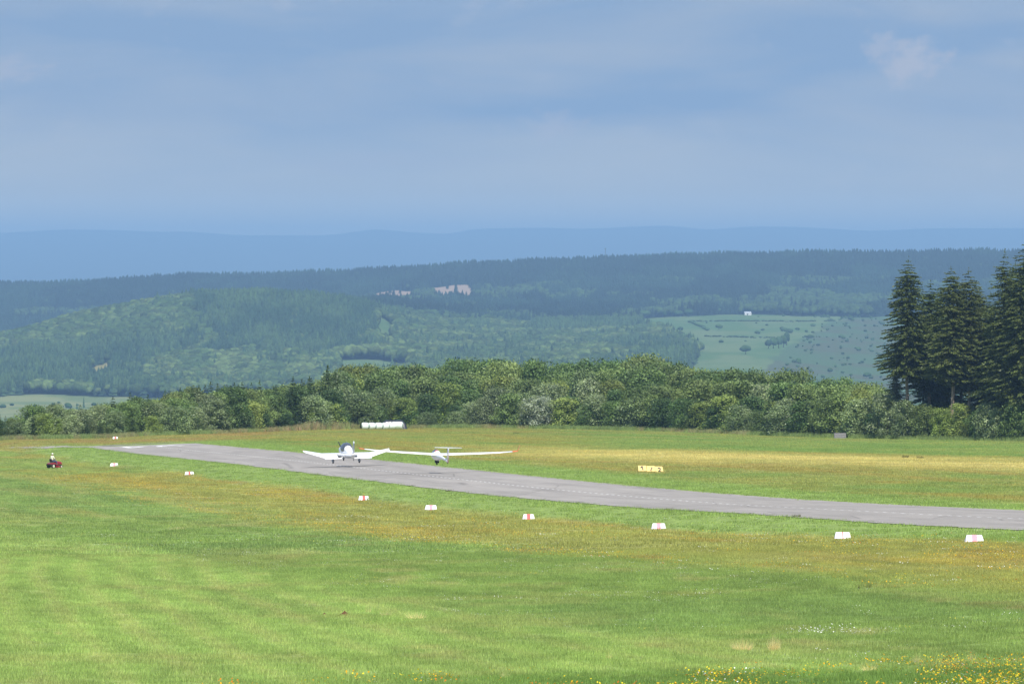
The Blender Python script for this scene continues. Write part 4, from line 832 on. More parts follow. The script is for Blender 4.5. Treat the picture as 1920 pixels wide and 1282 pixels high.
for px, top, off, v, wf, lab in [
    (1703, 486, 6, 0, 1.05, 'leftmost tall spruce with a slender leaning tip and bare pale stem'), (1783, 500, 4, 1, 1.0, 'tall spruce with broad pale bare stem in the middle of the stand'), (1816, 504, 8, 3, 1.0, 'tall spruce with a blunt top just right of the middle one'),
    (1884, 472, 6, 2, .95, 'second tall spruce from the right with a dark rounded top'), (1924, 448, 4, 2, 1.05, 'tallest spruce, cut by the right edge of the picture'), (1745, 528, 14, 3, 1.15, 'shorter spruce filling the gap behind the leftmost one'),
    (1762, 540, 22, 2, 1.15, 'half hidden dark spruce between the left and middle ones'), (1838, 538, 18, 0, 1.2, 'spruce behind the stand with its top below the blunt one'), (1858, 552, 14, 2, 1.15, 'low topped spruce in the dip of the stand'), (1904, 492, 20, 1, .9, 'thin topped spruce peeking between the two rightmost ones'), (1801, 540, 26, 1, .9, 'spruce hidden behind the middle pair, only branches visible'), (1678, 690, 5, 2, .62, 'young thin spruce hanging over the left foot of the stand'), (1965, 470, 10, 2, 1.05, 'spruce just outside the right edge, its branches reaching in'), (1872, 580, 28, 2, 1.0, 'dark spruce deep inside the right part of the stand')]:
    Y = eY(px) + off; x = (px - 960) / F * Y; h = -(top - HY) / F * Y - h1(x, Y); s = h / 28
    t = empty('tall_spruce', (x, Y, h1(x, Y)), (0, 0, dq.uniform(0, 6.28)), label=lab, cat='tree', group='tall spruces on the right')
    c = obj('crown', TS[v], None, t); c.scale = (wf * max(s, .85), wf * max(s, .85), s) if s > .5 else (s * 1.2, s * 1.2, s); k = obj('trunk', tmb, None, t); k.scale = (1, 1, s); d_ = obj('dead_branches', dbm, None, t); d_.scale = (s, s, s)
# ------------------------------------------------------------------ small field things
M_mw = paint('marker_white_paint', rgb(244, 244, 244, .82), .5, .05, 3); M_mp = paint('marker_pale_pink_band', rgb(240, 150, 165, .85), .5, .08, 4); M_mr = paint('marker_red_band', rgb(225, 85, 80, .85), .5, .08, 4)
def marker(px, py, wd, bandmat, label, Y=None, bandlab=None, bw=.2):
    Y = Y or 74.0 / (RS + (px - 960) / F); X = (px - 960) / F * Y; t = empty('boundary_marker', (X, Y, h1(X, Y) + .02), (0, 0, math.atan(RS) * .25), label=label, cat='marker', group='boundary markers along the runway')
    w2 = wd / 2; hh = .34; d = .34; tw = w2 * .80
    # a roof shaped marker: two sloping faces, ends raked inwards, banded in the middle
    def roof(x0, x1, x0t, x1t, e):
        return [(x0, -d - e, 0), (x1, -d - e, 0), (x1, d + e, 0), (x0, d + e, 0), (x0t, -.05, hh + e), (x1t, -.05, hh + e), (x1t, .05, hh + e), (x0t, .05, hh + e)]
    f8 = [(3, 2, 1, 0), (4, 5, 6, 7), (0, 1, 5, 4), (1, 2, 6, 5), (2, 3, 7, 6), (3, 0, 4, 7)]
    MB().add(roof(-w2, w2, -tw, tw, 0), f8).build('body', M_mw, t, bevel=.012)
    MB().add(roof(-bw * wd * .5, bw * wd * .5, -bw * wd * .5, bw * wd * .5, .008), f8).build('band', bandmat, t)
    mb = MB()
    for s_ in (-1, 1): mb.box((s_ * w2 * .8, 0, .01), (.05, 2 * d + .12, .03))
    mb.build('foot_rail', M_steel, t)
marker(1827, 1019, .93, M_mp, 'white wedge marker with wide pale pink band, nearest the right edge of the grass', bw=.28)
marker(1580, 1011, .90, M_mr, 'white wedge marker with only a thin broken red stripe in the flowering grass', bw=.06)
marker(1235, 988, .92, M_mp, 'white wedge marker with pink band, below the yellow numbered sign', bw=.26)
marker(991, 972, .86, M_mr, 'small white wedge marker with red band, below the right tip of the glider', bw=.28)
marker(808, 957, .95, M_mp, 'white wedge marker with very pale pink band, straight below the glider', bw=.26)
marker(682, 937, .90, M_mr, 'white wedge marker with red band in the orange flowers, below the towing aeroplane', bw=.26)
marker(355, 889, .98, M_mr, 'white wedge marker with red band, between mower and runway, right one of two', bw=.22)
marker(214, 873, .98, M_mp, 'white wedge marker with faint pink band, closest to the red mower', bw=.24)
marker(216, 825, .80, M_mr, 'tiny white and red marker beyond the runway end before the trees', Y=945, bw=.3)
# yellow sign boards reading 1 / 2
M_ys = paint('sign_yellow_paint', rgb(238, 204, 96, .68), .5, .06, 3); M_bk = paint('sign_black_paint', (.015, .013, .012, 1), .6, .05)
def sign(px, glyphs, label, lean, dz):
    Y = 590; X = (px - 960) / F * Y; t = empty('runway_sign', (X, Y, h1(X, Y) + dz), (0, 0, .05), label=label, cat='sign', group='yellow numbered sign boards beside the runway')
    w2, hh, d, k = .385, .50, .30, lean
    vs = [(-w2, -d, 0), (w2, -d, 0), (w2, d, 0), (-w2, d, 0), (-w2 - k * .4, -.06, hh), (w2 - k, -.06, hh), (w2 - k, .02, hh), (-w2 - k * .4, .02, hh)]
    MB().add(vs, [(3, 2, 1, 0), (4, 5, 6, 7), (0, 1, 5, 4), (1, 2, 6, 5), (2, 3, 7, 6), (3, 0, 4, 7)]).build('board', M_ys, t, bevel=.01)
    mb = MB(); sl = (d - .06) / hh
    for (a, b), (c, e) in glyphs:
        p = Vector((a, b)); q = Vector((c, e)); dv = (q - p).normalized(); nv = Vector((-dv.y, dv.x)) * .047; p -= dv * .02; q += dv * .02
        pts = [p + nv, p - nv, q - nv, q + nv]; f = lambda v, o: (v.x, -d + v.y * sl - o, v.y + o * sl)
        mb.add([f(v, .006) for v in pts] + [f(v, -.01) for v in pts], [(0, 1, 2, 3), (7, 6, 5, 4), (0, 4, 5, 1), (1, 5, 6, 2), (2, 6, 7, 3), (3, 7, 4, 0)])
    mb.build('lettering', M_bk, t)
sign(1204.5, [((.04, .10), (-.03, .43)), ((-.03, .42), (-.15, .31)), ((-.03, .36), (-.15, .31))], 'left yellow sign board with the black figure 1', .06, .09)
sign(1220.5, [((-.03, .08), (.09, .36))], 'middle yellow sign board with the black slash', .05, .05)
sign(1236, [((-.12, .31), (-.05, .36)), ((-.05, .36), (.06, .34)), ((.06, .34), (.10, .26)), ((.10, .26), (.04, .15)), ((.04, .15), (-.08, .06)), ((-.08, .06), (.12, .06))], 'right yellow sign board with the black figure 2', .10, .0)
# wrapped bales
M_wrap = paint('pale_bale_wrap', rgb(236, 246, 240, .8), .35, .05, 2., spec=.6, bump=.5); M_net = paint('wrap_fold_ends', rgb(180, 205, 192, .5), .4, .12, 5., bump=.6)
BL = ['leftmost white wrapped bale, rounded outer end facing out', 'second white wrapped bale from the left', 'third white wrapped bale from the left', 'white wrapped bale just right of the middle of the row', 'second white wrapped bale from the right, its greenish end showing', 'rightmost and biggest looking white wrapped bale']
for i, (px, dz) in enumerate(((684, 0), (696.5, .0), (709.5, .0), (722, .0), (734, .04), (747.5, .06))):
    Y = 1069 + .25 * i; X = (px - 960) / F * Y; r = .60 + (.04 if i == 5 else 0); L = .57 if i < 5 else .72
    t = empty('wrapped_bale', (X, Y, h1(X, Y) + r - .06 + dz), (0, 0, R((14, 34, 30, 36, 30, -14)[i])), label=BL[i], cat='bale', group='white wrapped silage bales in a row')
    MB().lathe([(-L * .98, r * .55), (-L * .93, r * .8), (-L * .8, r * .95), (-L * .55, r * 1.0), (0, r * 1.01), (L * .55, r), (L * .8, r * .95), (L * .93, r * .8), (L * .98, r * .55)], 'x', n=26).build('wrap', M_wrap, t, smooth=True)
    MB().lathe([(-L * 1.02, .03), (-L * 1.015, r * .3), (-L * .985, r * .6), (-L * .95, r * .5)], 'x', n=20).build('folded_end', M_net, t, smooth=True); MB().lathe([(L * 1.02, .03), (L * 1.015, r * .3), (L * .985, r * .6), (L * .95, r * .5)], 'x', n=20).build('folded_end', M_net, t, smooth=True)
# black sheeting over a heap behind the bales
M_blk = paint('black_plastic_sheet', (.02, .022, .026, 1), .3, .3, 2., spec=.7, bump=.8)
def sheet(px0, px1, Y, hh, label):
    x0, x1 = (px0 - 960) / F * Y, (px1 - 960) / F * Y; q = np.random.default_rng(int(px0)); nx, ny = 26, 12; V = []
    for i in range(nx):
        for j in range(ny):
            a, b = i / (nx - 1), j / (ny - 1); x = x0 + (x1 - x0) * a; y = Y - 1.1 + 2.2 * b; e = min(a, 1 - a, b, 1 - b) * 5; z = h1(x, y) - .05 + hh * min(1, e) ** .5 + .09 * (q.random() - .5) * min(1, e)
            V.append((x, y, z))
    i2 = np.arange(nx * ny).reshape(nx, ny); me = npmesh('black_sheeting', np.array(V), np.stack([i2[:-1, :-1], i2[1:, :-1], i2[1:, 1:], i2[:-1, 1:]], -1).reshape(-1, 4), True)
    o = obj('black_sheeting', me, M_blk); tag(o, label, 'plastic sheet')
sheet(712, 764, 1073.5, 1.55, 'black plastic sheet heaped behind the white bales, showing above and right of them')
# grey wooden crate
M_wood = paint('weathered_grey_wood', rgb(166, 162, 162, .62), .85, .22, 6., bump=.5)
Y = 984.; X = (1575 - 960) / F * Y; t = empty('wooden_crate', (X, Y, h1(X, Y)), (0, 0, .04), label='weathered grey wooden crate against the hedge foot on the right', cat='crate')
for k in range(3): MB().box((0, -.45, .16 + .26 * k), (1.7, .04, .22)).build('board', M_wood, t, bevel=.008)
for k in range(3): MB().box((0, .45, .16 + .26 * k), (1.7, .04, .22)).build('board', M_wood, t)
for sx in (-.86, .86): MB().box((sx, 0, .42), (.04, .90, .78)).build('end_panel', M_wood, t)
for sx in (-.80, -.32, .80): MB().box((sx, -.49, .41), (.08, .035, .84)).build('post', M_wood, t)
MB().box((0, 0, .835), (1.74, .94, .03)).build('lid', M_wood, t)
# dry grass tufts, weeds, molehill
M_dry = leaf_mat('dry_grass', rgb(240, 226, 168, .95), rgb(232, 214, 156, .95), .7, .45, vary=.1)
def tuft(px, py, Y, wd, hh, n, lab, seed):
    X = (px - 960) / F * Y; me = blades('dry_grass_tuft', int(n * 2.2), 1., hh * .6, hh * 1.4, .022, .45, seed, (.9, 1.3)); v = np.empty(len(me.vertices) * 3, np.float32); me.vertices.foreach_get('co', v); v = v.reshape(-1, 3); bell = np.exp(-(2.1 * v[:, 0]) ** 2); v[:, 2] *= .25 + .75 * bell; v[:, 0] *= wd * (.45 + .75 * np.clip(v[:, 2] / hh, 0, 1)); v[:, 1] *= .35; me.vertices.foreach_set('co', v.ravel())
    o = obj('dry_grass_tuft', me, M_dry); o.location = (X, Y, h1(X, Y)); tag(o, lab, 'grass tuft', 'pale dry grass tufts in the near field')
tuft(1452, 1212, 181.5, .55, .42, 190, 'dense straw coloured grass tuft, the most eye-catching in the near field', 1)
tuft(1392, 1208, 183, .9, .34, 110, 'loose straw coloured grass tuft left of the dense one', 2)
tuft(1142, 1225, 176, .3, .22, 40, 'small dry tuft below the middle of the near field', 3); tuft(690, 1130, 235, .35, .38, 34, 'thin upright dry stalks left of the row of dry grass', 4)
tuft(725, 1140, 230, .7, .26, 40, 'sparse dry stalks in the middle of the row of dry grass', 5); tuft(780, 1148, 225, 1.0, .26, 80, 'low dry grass at the right end of the row', 6)
tuft(108, 1176, 205, .4, .20, 60, 'dry tuft near the left edge of the near field', 7); tuft(945, 1262, 156.5, .35, .2, 50, 'dry tuft close to the bottom edge in the middle', 8)
tuft(1720, 1232, 167, .5, .28, 50, 'faint dry stalks near the bottom right flowers, left ones', 9); tuft(1822, 1228, 168, .4, .3, 40, 'faint dry stalks near the bottom right flowers, right ones', 10)
tuft(1232, 1180, 205, .2, .3, 16, 'few tall dry stalks right of the middle of the near field', 11); tuft(1630, 1248, 161, .6, .2, 60, 'low dry tuft above the bottom flowers', 12)
M_weed = leaf_mat('weed_leaves', rgb(120, 140, 70, .6), rgb(138, 136, 78, .6))
def weed(px, py, Y, wd, hh, n, lab, seed):
    X = (px - 960) / F * Y; me = blades('weed_plant', n, 1., hh * .4, hh, .03, .8, seed, (.5, 1.2)); o = obj('weed_plant', me, M_weed); o.location = (X, Y, h1(X, Y)); o.scale = (wd, wd * .5, 1); tag(o, lab, 'weed', 'dark weeds in the grass')
weed(1621, 1118, 250, .6, .34, 60, 'tall brownish weed plant standing in the right near field', 1); weed(1648, 1122, 248, .25, .16, 24, 'small dark weed just right of the tall brownish one', 2); weed(1672, 1120, 249, .7, .15, 50, 'low spreading green weed, rightmost of the three', 3)
weed(1494, 992, 395, .5, .25, 200, 'low weed patch in the grass left of the thin striped marker', 4); weed(1698, 851, 690, .7, .45, 220, 'dark thistle clump in the far field, left of two', 5); weed(1725, 852, 686, .7, .4, 200, 'dark thistle clump in the far field, right of two', 6)
weed(968, 836, 985, .9, .5, 120, 'dark weed just behind the orange tip of the glider', 7)
for i, (px, s_) in enumerate([(846, .7), (770, .5), (960, .4), (1082, .5), (1250, .6), (1292, .5), (700, .5), (598, .6), (655, .4), (560, .4), (905, .5), (520, .5), (1400, .4)]):
    u = -RW - .1; 
    # walk along the near edge to the column
    best = min(((abs(px_of(*[np.array(v) for v in rpt(s__, u)]) - px), s__) for s__ in np.arange(320, 850, 2.)), key=lambda q: q[0])[1]; x, y = rpt(best, u)
    me = blades('weed_clump', 160, 1.0, .05, .10 + .12 * s_, .03, .9, 50 + i, (.7, 1.3)); o = obj('weed_clump', me, M_weed); o.location = (x, y, h1(x, y)); o.rotation_euler = (0, 0, -math.atan(RS)); o.scale = (.35, 1.2 + 3.5 * s_, 1)
    tag(o, 'ragged weed clump on the near runway edge, %s' % ('left of the tow plane shadow' if px < 600 else 'below the aeroplane' if px < 720 else 'below the gap between the aircraft' if px < 800 else 'below the glider' if px < 900 else 'right of the glider' if px < 1150 else 'towards the right'), 'weed', 'weeds on the near runway edge')
M_earth = paint('red_brown_earth', rgb(128, 84, 52, .5), .95, .3, 12., bump=1.)
def hill_(px, Y, r, lab):
    X = (px - 960) / F * Y; q = np.random.default_rng(int(px)); V = []; Fc = []; n = 16; rings = 5
    for k in range(rings):
        for j in range(n):
            a = 6.283 * j / n; rr_ = r * (1 - k / (rings - .6)) * (.8 + .4 * q.random()); V.append((rr_ * math.cos(a) * 1.3, rr_ * math.sin(a), -.03 + (k / rings) * r * .85 * (.8 + .4 * q.random())))
    V.append((0, 0, r * .8)); i2 = [[(k * n + j, k * n + (j + 1) % n, (k + 1) * n + (j + 1) % n, (k + 1) * n + j) for j in range(n)] for k in range(rings - 1)]
    mb = MB(); mb.add(V, [f for q_ in i2 for f in q_] + [((rings - 1) * n + j, (rings - 1) * n + (j + 1) % n, rings * n) for j in range(n)]); o = mb.build('molehill', M_earth, None, smooth=True); o.location = (X, Y, h1(X, Y)); tag(o, lab, 'molehill', 'molehills in the mown grass')
hill_(646, 231, .24, 'reddish brown molehill in the light green mown grass'); hill_(608, 232, .13, 'tiny molehill left of the bigger one in the mown grass')

# ------------------------------------------------------------------ wings etc.
def foil(c, th, x, y0, z0, camber=.02, n=11, tw=0.):
    """section in the y-z plane: leading edge forward (+y); returns ring"""
    xs = [.5 * (1 - math.cos(math.pi * i / (n - 1))) for i in range(n)]
    yt = lambda s: 5 * th * (.2969 * math.sqrt(s) - .126 * s - .3516 * s * s + .2843 * s ** 3 - .1036 * s ** 4); cm = lambda s: camber * 4 * s * (1 - s)
    up = [(s, cm(s) + yt(s)) for s in xs]; lo = [(s, cm(s) - yt(s)) for s in xs[1:-1][::-1]]; ct, st = math.cos(tw), math.sin(tw)
    out = []
    for s, z in up + lo:
        yy, zz = (.3 - s) * c, z * c; out.append((x, y0 + yy * ct - zz * st, z0 + yy * st + zz * ct))
    return out
def vfoil(c, th, z, y0, x0=0., n=9):
    return [(x0 + (q[2]), q[1] + y0, z) for q in foil(c, th, 0, 0, 0, 0, n)]
M_wing = paint('aircraft_white_gelcoat', rgb(248, 248, 248, .95), .25, .015, 2., spec=.6, coat=.4); M_red = paint('orange_red_gelcoat', rgb(240, 105, 62, .9), .3, .03, spec=.5); M_glass = paint('dark_tinted_canopy', rgb(96, 102, 114, .6), .08, .05, spec=.9); M_walk = paint('grey_walkway', rgb(98, 104, 110, .7), .8, .1, 20); M_tyre = paint('black_tyre', (.012, .012, .013, 1), .8, .1); M_silver = paint('light_grey_paint', rgb(190, 196, 206, .7), .35, .05, spec=.6, metal=.1)
M_dkb = paint('dark_blue_stripe', rgb(50, 52, 70, .7), .4, .05); M_prop = paint('black_propeller', (.03, .03, .033, 1), .4, .1)
def ell(y, hw, hh, cz, p=2.2, n=20, cx=0.):
    out = []
    for j in range(n):
        a = 2 * math.pi * j / n; c_, s_ = math.cos(a), math.sin(a); out.append((cx + hw * math.copysign(abs(c_) ** (2 / p), c_), y, cz + hh * math.copysign(abs(s_) ** (2 / p), s_)))
    return out
# --- towing aeroplane, climbing away
YT = 650.; XT = (649 - 960) / F * YT; ZT = -(850.5 - HY) / F * YT
tow = empty('tow_aeroplane', (XT, YT, ZT), label='white low winged propeller aeroplane just lifting off the runway, towing', cat='aeroplane'); tow.rotation_mode = 'ZYX'
tow.matrix_world = Matrix.Translation((XT, YT, ZT)) @ Euler((R(4.2), R(-.7), 0)).to_matrix().to_4x4(); tow.rotation_mode = 'XYZ'
Mx = Matrix.Rotation(R(11.5), 4, 'Z') @ Matrix.Rotation(R(5.4), 4, 'X') @ Matrix.Rotation(R(-1.0), 4, 'Y'); tow.rotation_euler = Mx.to_euler(); tow.location = (XT, YT, ZT)
fus = MB().loft([ell(2.25, .30, .26, .12), ell(2.05, .42, .38, .13), ell(1.3, .50, .44, .15, 2.6), ell(.6, .55, .48, .12, 2.8), ell(-.6, .55, .48, .12, 2.8), ell(-1.5, .46, .42, .15, 2.5), ell(-2.6, .30, .32, .2), ell(-3.7, .17, .22, .26), ell(-4.55, .05, .13, .3)]).build('fuselage', M_wing, tow, smooth=True)
MB().loft([ell(1.15, .30, .04, .5), ell(.8, .47, .32, .52), ell(.3, .54, .56, .52), ell(-.3, .56, .66, .50), ell(-.8, .53, .64, .47), ell(-1.1, .46, .55, .45)], True).build('canopy', M_glass, tow, smooth=True)
MB().loft([ell(-.85, .40, .44, .52), ell(-1.12, .43, .48, .46), ell(-1.5, .40, .38, .42), ell(-2.1, .30, .24, .36), ell(-2.9, .18, .12, .34)]).build('rear_fairing', M_wing, tow, smooth=True)
sp = MB().lathe([(2.24, .21), (2.4, .17), (2.55, .08), (2.6, .01)], 'y', (0, 0, .13), 14); pr = sp.build('spinner', M_wing, tow, smooth=True)
for s_ in (1, -1):
    rg = []
    for k in range(7):
        rr_ = .12 + .80 * k / 6; c_ = (.10, .13, .15, .15, .13, .10, .05)[k]; tw_ = .9 - .09 * k; a = R(64); ux, uz = math.cos(a) * s_, math.sin(a) * s_; px_, pz_ = -math.sin(a), math.cos(a)
        cx_, cz_ = -ux * rr_, .13 + uz * rr_; ring = []
        for m_ in range(8):
            b = 2 * math.pi * m_ / 8; q1, q2 = c_ / 2 * math.cos(b), .018 * math.sin(b); w1 = q1 * math.cos(tw_) - q2 * math.sin(tw_); w2 = q1 * math.sin(tw_) + q2 * math.cos(tw_); ring.append((cx_ + px_ * -w1, 2.36 + w2, cz_ + pz_ * w1))
        rg.append(ring)
    MB().loft(rg).build('propeller_blade', M_prop, tow, smooth=True)
for s_, nm in ((-1, 'left'), (1, 'right')):
    wg = MB().loft([foil(1.78, .15, s_ * .0, .3, -.12, .03, 13, .10), foil(1.78, .15, s_ * 2.42, .3, -.13, .03, 13, .10), foil(1.55, .14, s_ * 2.9, .28, -.01, .03, 13, .09), foil(1.02, .12, s_ * 4.28, .2, .32, .02, 13, .05), foil(.55, .08, s_ * 4.37, .1, .35, .01, 13, .05)]).build('wing', M_wing, tow, smooth=True)
    fl = MB().loft([foil(.52, .12, s_ * .62, -.98, -.25, 0, 9, .2), foil(.52, .12, s_ * 2.38, -.98, -.26, 0, 9, .2)]).build('flap', M_wing, wg, smooth=True)
    MB().box((s_ * .79, -.62, .0), (.36, .95, .035), Matrix.Rotation(.13, 4, 'X')).build('walkway', M_walk, wg)
    MB().box((s_ * 4.36, .2, .44), (.04, .10, .05)).build('tip_light', M_red if s_ < 0 else M_wing, wg)
    g_ = MB().tube([(s_ * 1.3, .05, -.2), (s_ * 1.33, .0, -.62)], .055, 8).build('gear_leg', M_silver, tow)
    MB().loft([ell(.42, .03, .03, -.72, cx=s_ * 1.33), ell(.30, .10, .10, -.70, cx=s_ * 1.33), ell(.05, .13, .17, -.68, cx=s_ * 1.33), ell(-.25, .10, .12, -.68, cx=s_ * 1.33), ell(-.5, .02, .03, -.66, cx=s_ * 1.33)]).build('wheel_fairing', M_silver, g_, smooth=True)
    MB().lathe([(-.06, .10), (-.055, .17), (0, .19), (.055, .17), (.06, .10)], 'x', (s_ * 1.33, 0, -.76), 18).build('tyre', M_tyre, g_, smooth=True)
g_ = MB().tube([(0, 1.5, -.25), (0, 1.5, -.6)], .05, 8).build('nose_gear_leg', M_silver, tow)
MB().loft([ell(1.85, .03, .03, -.66), ell(1.7, .09, .12, -.64), ell(1.45, .10, .18, -.58), ell(1.15, .03, .05, -.55)]).build('wheel_fairing', M_silver, g_, smooth=True); MB().lathe([(-.05, .09), (-.045, .15), (0, .165), (.045, .15), (.05, .09)], 'x', (0, 1.5, -.72), 18).build('tyre', M_tyre, g_, smooth=True)
fin = MB().loft([vfoil(1.25, .11, .2, -3.85), vfoil(1.0, .11, .85, -4.05), vfoil(.72, .12, 1.45, -4.22), vfoil(.60, .12, 1.78, -4.28)]).build('tail_fin', M_wing, tow, smooth=True)
MB().loft([vfoil(.42, .20, .62, -4.42), vfoil(.36, .24, 1.1, -4.46), vfoil(.30, .30, 1.6, -4.5)]).build('rudder_stripe', M_dkb, fin, smooth=True)
MB().loft([foil(.72, .09, -1.6, -4.15, .48, 0, 9), foil(.8, .09, 0, -4.15, .48, 0, 9), foil(.72, .09, 1.6, -4.15, .48, 0, 9)]).build('tailplane', M_wing, tow, smooth=True)
MB().tube([(0, -3.9, .1), (0, -4.3, -.12)], .025, 6).box((0, -4.3, -.13), (.06, .16, .04)).build('tow_hook', M_prop, tow)
MB().tube([(.2, .1, -.25), (.2, -.05, -.42)], .05, 8).build('exhaust_pipe', M_prop, tow); MB().tube([(.0, -.2, 1.1), (0, -.35, 1.32)], [.02, .01], 6).build('antenna', M_wing, tow)
# --- glider on tow
YG = 605.; XG = (821 - 960) / F * YG; ZG = -(854.0 - HY) / F * YG
gl = empty('glider', (XG, YG, ZG), label='white T-tailed glider with orange red wingtips and fin stripe, flying low over the runway', cat='glider')
gl.rotation_euler = (Matrix.Rotation(R(11.5), 4, 'Z') @ Matrix.Rotation(R(4.6), 4, 'X') @ Matrix.Rotation(R(1.3), 4, 'Y')).to_euler()
fz = MB().loft([ell(2.75, .03, .03, -.22), ell(2.55, .14, .13, -.20), ell(2.0, .27, .30, -.14), ell(1.2, .34, .44, -.08), ell(.4, .35, .46, -.05), ell(-.3, .31, .40, -.05), ell(-1.0, .21, .27, .0), ell(-1.8, .13, .17, .03), ell(-3.0, .10, .13, .03), ell(-4.6, .07, .11, .02), ell(-4.95, .02, .06, .02)]).build('fuselage', M_wing, gl, smooth=True)
MB().loft([ell(2.2, .08, .04, .04), ell(1.8, .23, .24, .06), ell(1.2, .28, .36, .10), ell(.7, .27, .36, .12), ell(.35, .22, .28, .12)]).build('canopy', M_glass, gl, smooth=True)
MB().loft([ell(.42, .25, .31, .12), ell(.2, .27, .33, .12), ell(-.1, .22, .26, .12), ell(-.5, .10, .12, .14)]).build('headrest_fairing', M_wing, gl, smooth=True)
MB().loft([ell(.52, .262, .325, .13), ell(.46, .262, .325, .13)]).build('canopy_frame', M_red, gl, smooth=True)
for s_ in (-1, 1):
    st = [(0, .98, 0, .15), (.8, .95, .03, .15), (3.6, .80, .16, .14), (5.6, .58, .27, .13), (7.0, .41, .40, .12)]
    wg = MB().loft([foil(c_, th, s_ * x_, .05 - .02 * x_, z_ + .12, .03, 13, .05) for x_, c_, z_, th in st]).build('wing', M_wing, gl, smooth=True)
    MB().loft([foil(c_, .12, s_ * x_, .05 - .02 * x_, z_ + .12, .03, 13, .05) for x_, c_, z_ in ((7.0, .415, .40), (7.3, .36, .43), (7.5, .30, .455))]).build('wing_tip', M_red if s_ > 0 else M_red, wg, smooth=True)
    MB().loft([[(s_ * x_ + q[0] * .8, q[1], z_) for q in vfoil(c_, .1, 0, y_, 0)] for x_, y_, z_, c_ in ((7.48, -.09, .57, .30), (7.56, -.14, .71, .22), (7.66, -.24, 1.05, .13), (7.70, -.28, 1.18, .07))]).build('winglet', M_red, wg, smooth=True)
fin = MB().loft([vfoil(.95, .12, -.12, -4.45), vfoil(.86, .11, .4, -4.6), vfoil(.74, .10, 1.0, -4.7), vfoil(.66, .09, 1.22, -4.74)]).build('tail_fin', M_wing, gl, smooth=True)
MB().loft([vfoil(.30, .30, -.10, -4.93, .012), vfoil(.27, .28, .5, -4.98, .012), vfoil(.22, .26, 1.1, -5.0, .012)]).build('rudder_stripe', M_red, fin, smooth=True)
MB().loft([foil(.34, .09, -1.27, -4.72, 1.27, 0, 9), foil(.50, .09, 0, -4.68, 1.26, 0, 9), foil(.34, .09, 1.27, -4.72, 1.27, 0, 9)]).build('tailplane', M_wing, gl, smooth=True)
MB().lathe([(-.06, .08), (-.055, .17), (0, .19), (.055, .17), (.06, .08)], 'x', (-.0, .35, -.72), 18).build('main_wheel', M_tyre, gl, smooth=True)
for s_ in (-1, 1): MB().box((s_ * .14, .35, -.56), (.02, .62, .30), Matrix.Translation((0, 0, 0))).build('gear_door', M_tyre, gl)
MB().tube([(0, .35, -.4), (0, .35, -.68)], .06, 8).build('gear_strut', M_prop, gl); MB().lathe([(-.03, .03), (0, .06), (.03, .03)], 'x', (0, -4.75, -.16), 12).build('tail_wheel', M_tyre, gl, smooth=True)

# ------------------------------------------------------------------ ride-on mower and its driver
YM = 745.; XM = (102 - 960) / F * YM; ZM = h1(XM, YM) + .02; AM = R(-47)
mow = empty('ride_on_mower', (XM, YM, ZM), (0, 0, AM), label='red ride-on mower with black seat and white wheel hubs', cat='mower')
M_mred = paint('mower_red_paint', rgb(176, 36, 52, .62), .3, .04, spec=.7, coat=.5); M_blkp = paint('black_vinyl', (.015, .015, .017, 1), .5, .1); M_hub = paint('cream_wheel_hub', rgb(236, 232, 205, .85), .4, .04)
hood = MB().loft([[(x_, y_, z_) for x_, z_ in ((-.22, .42), (.22, .42), (.24, .60), (.16, h_), (-.16, h_), (-.24, .60))] for y_, h_ in ((.15, .84), (.4, .82), (.75, .76), (.93, .66))]).build('hood', M_mred, mow, bevel=.03)
MB().box((-.13, .945, .58), (.12, .03, .08)).build('headlight', M_hub, hood); MB().box((.13, .945, .58), (.12, .03, .08)).build('headlight', M_hub, hood)
MB().loft([[(x_, y_, z_) for x_, z_ in ((-.46, z0), (.46, z0), (.46, z1), (.30, z2), (-.30, z2), (-.46, z1))] for y_, z0, z1, z2 in ((-.78, .46, .56, .58), (-.5, .48, .66, .66), (-.2, .46, .64, .66), (.0, .38, .5, .54))]).build('rear_fender', M_mred, mow, bevel=.03)
MB().box((0, .12, .33), (.86, .42, .05)).build('footboard', M_mred, mow, bevel=.01); MB().box((0, .05, .34), (.36, 1.5, .12)).build('chassis', M_blkp, mow)
MB().loft([[(x_, y_, z_) for x_, z_ in ((-.5, .10), (.5, .10), (.52, .22), (.4, .27), (-.4, .27), (-.52, .22))] for y_ in (-.1, .1, .35, .5)]).build('cutting_deck', M_mred, mow, bevel=.02)
se = MB().box((0, -.34, .74), (.46, .44, .10)).box((0, -.56, .93), (.44, .09, .34), Matrix.Translation((0, -.56, .9)) @ Matrix.Rotation(.18, 4, 'X') @ Matrix.Translation((0, .56, -.9))).build('seat', M_blkp, mow, bevel=.04)
MB().tube([(0, .22, .8), (0, .02, 1.0)], .022, 8).build('steering_column', M_blkp, mow)
mb = MB(); 
mb.tube([(.17 * math.cos(a), .0 + .17 * math.sin(a) * .75, 1.02 + .17 * math.sin(a) * .6) for a in [2 * math.pi * k / 18 for k in range(19)]], .016, 6); mb.tube([(-.16, 0, 1.02), (.16, 0, 1.02)], .012, 6); mb.build('steering_wheel', M_blkp, mow, smooth=True)
MB().box((0, -.9, .42), (.7, .12, .16)).build('rear_plate', M_blkp, mow, bevel=.02)
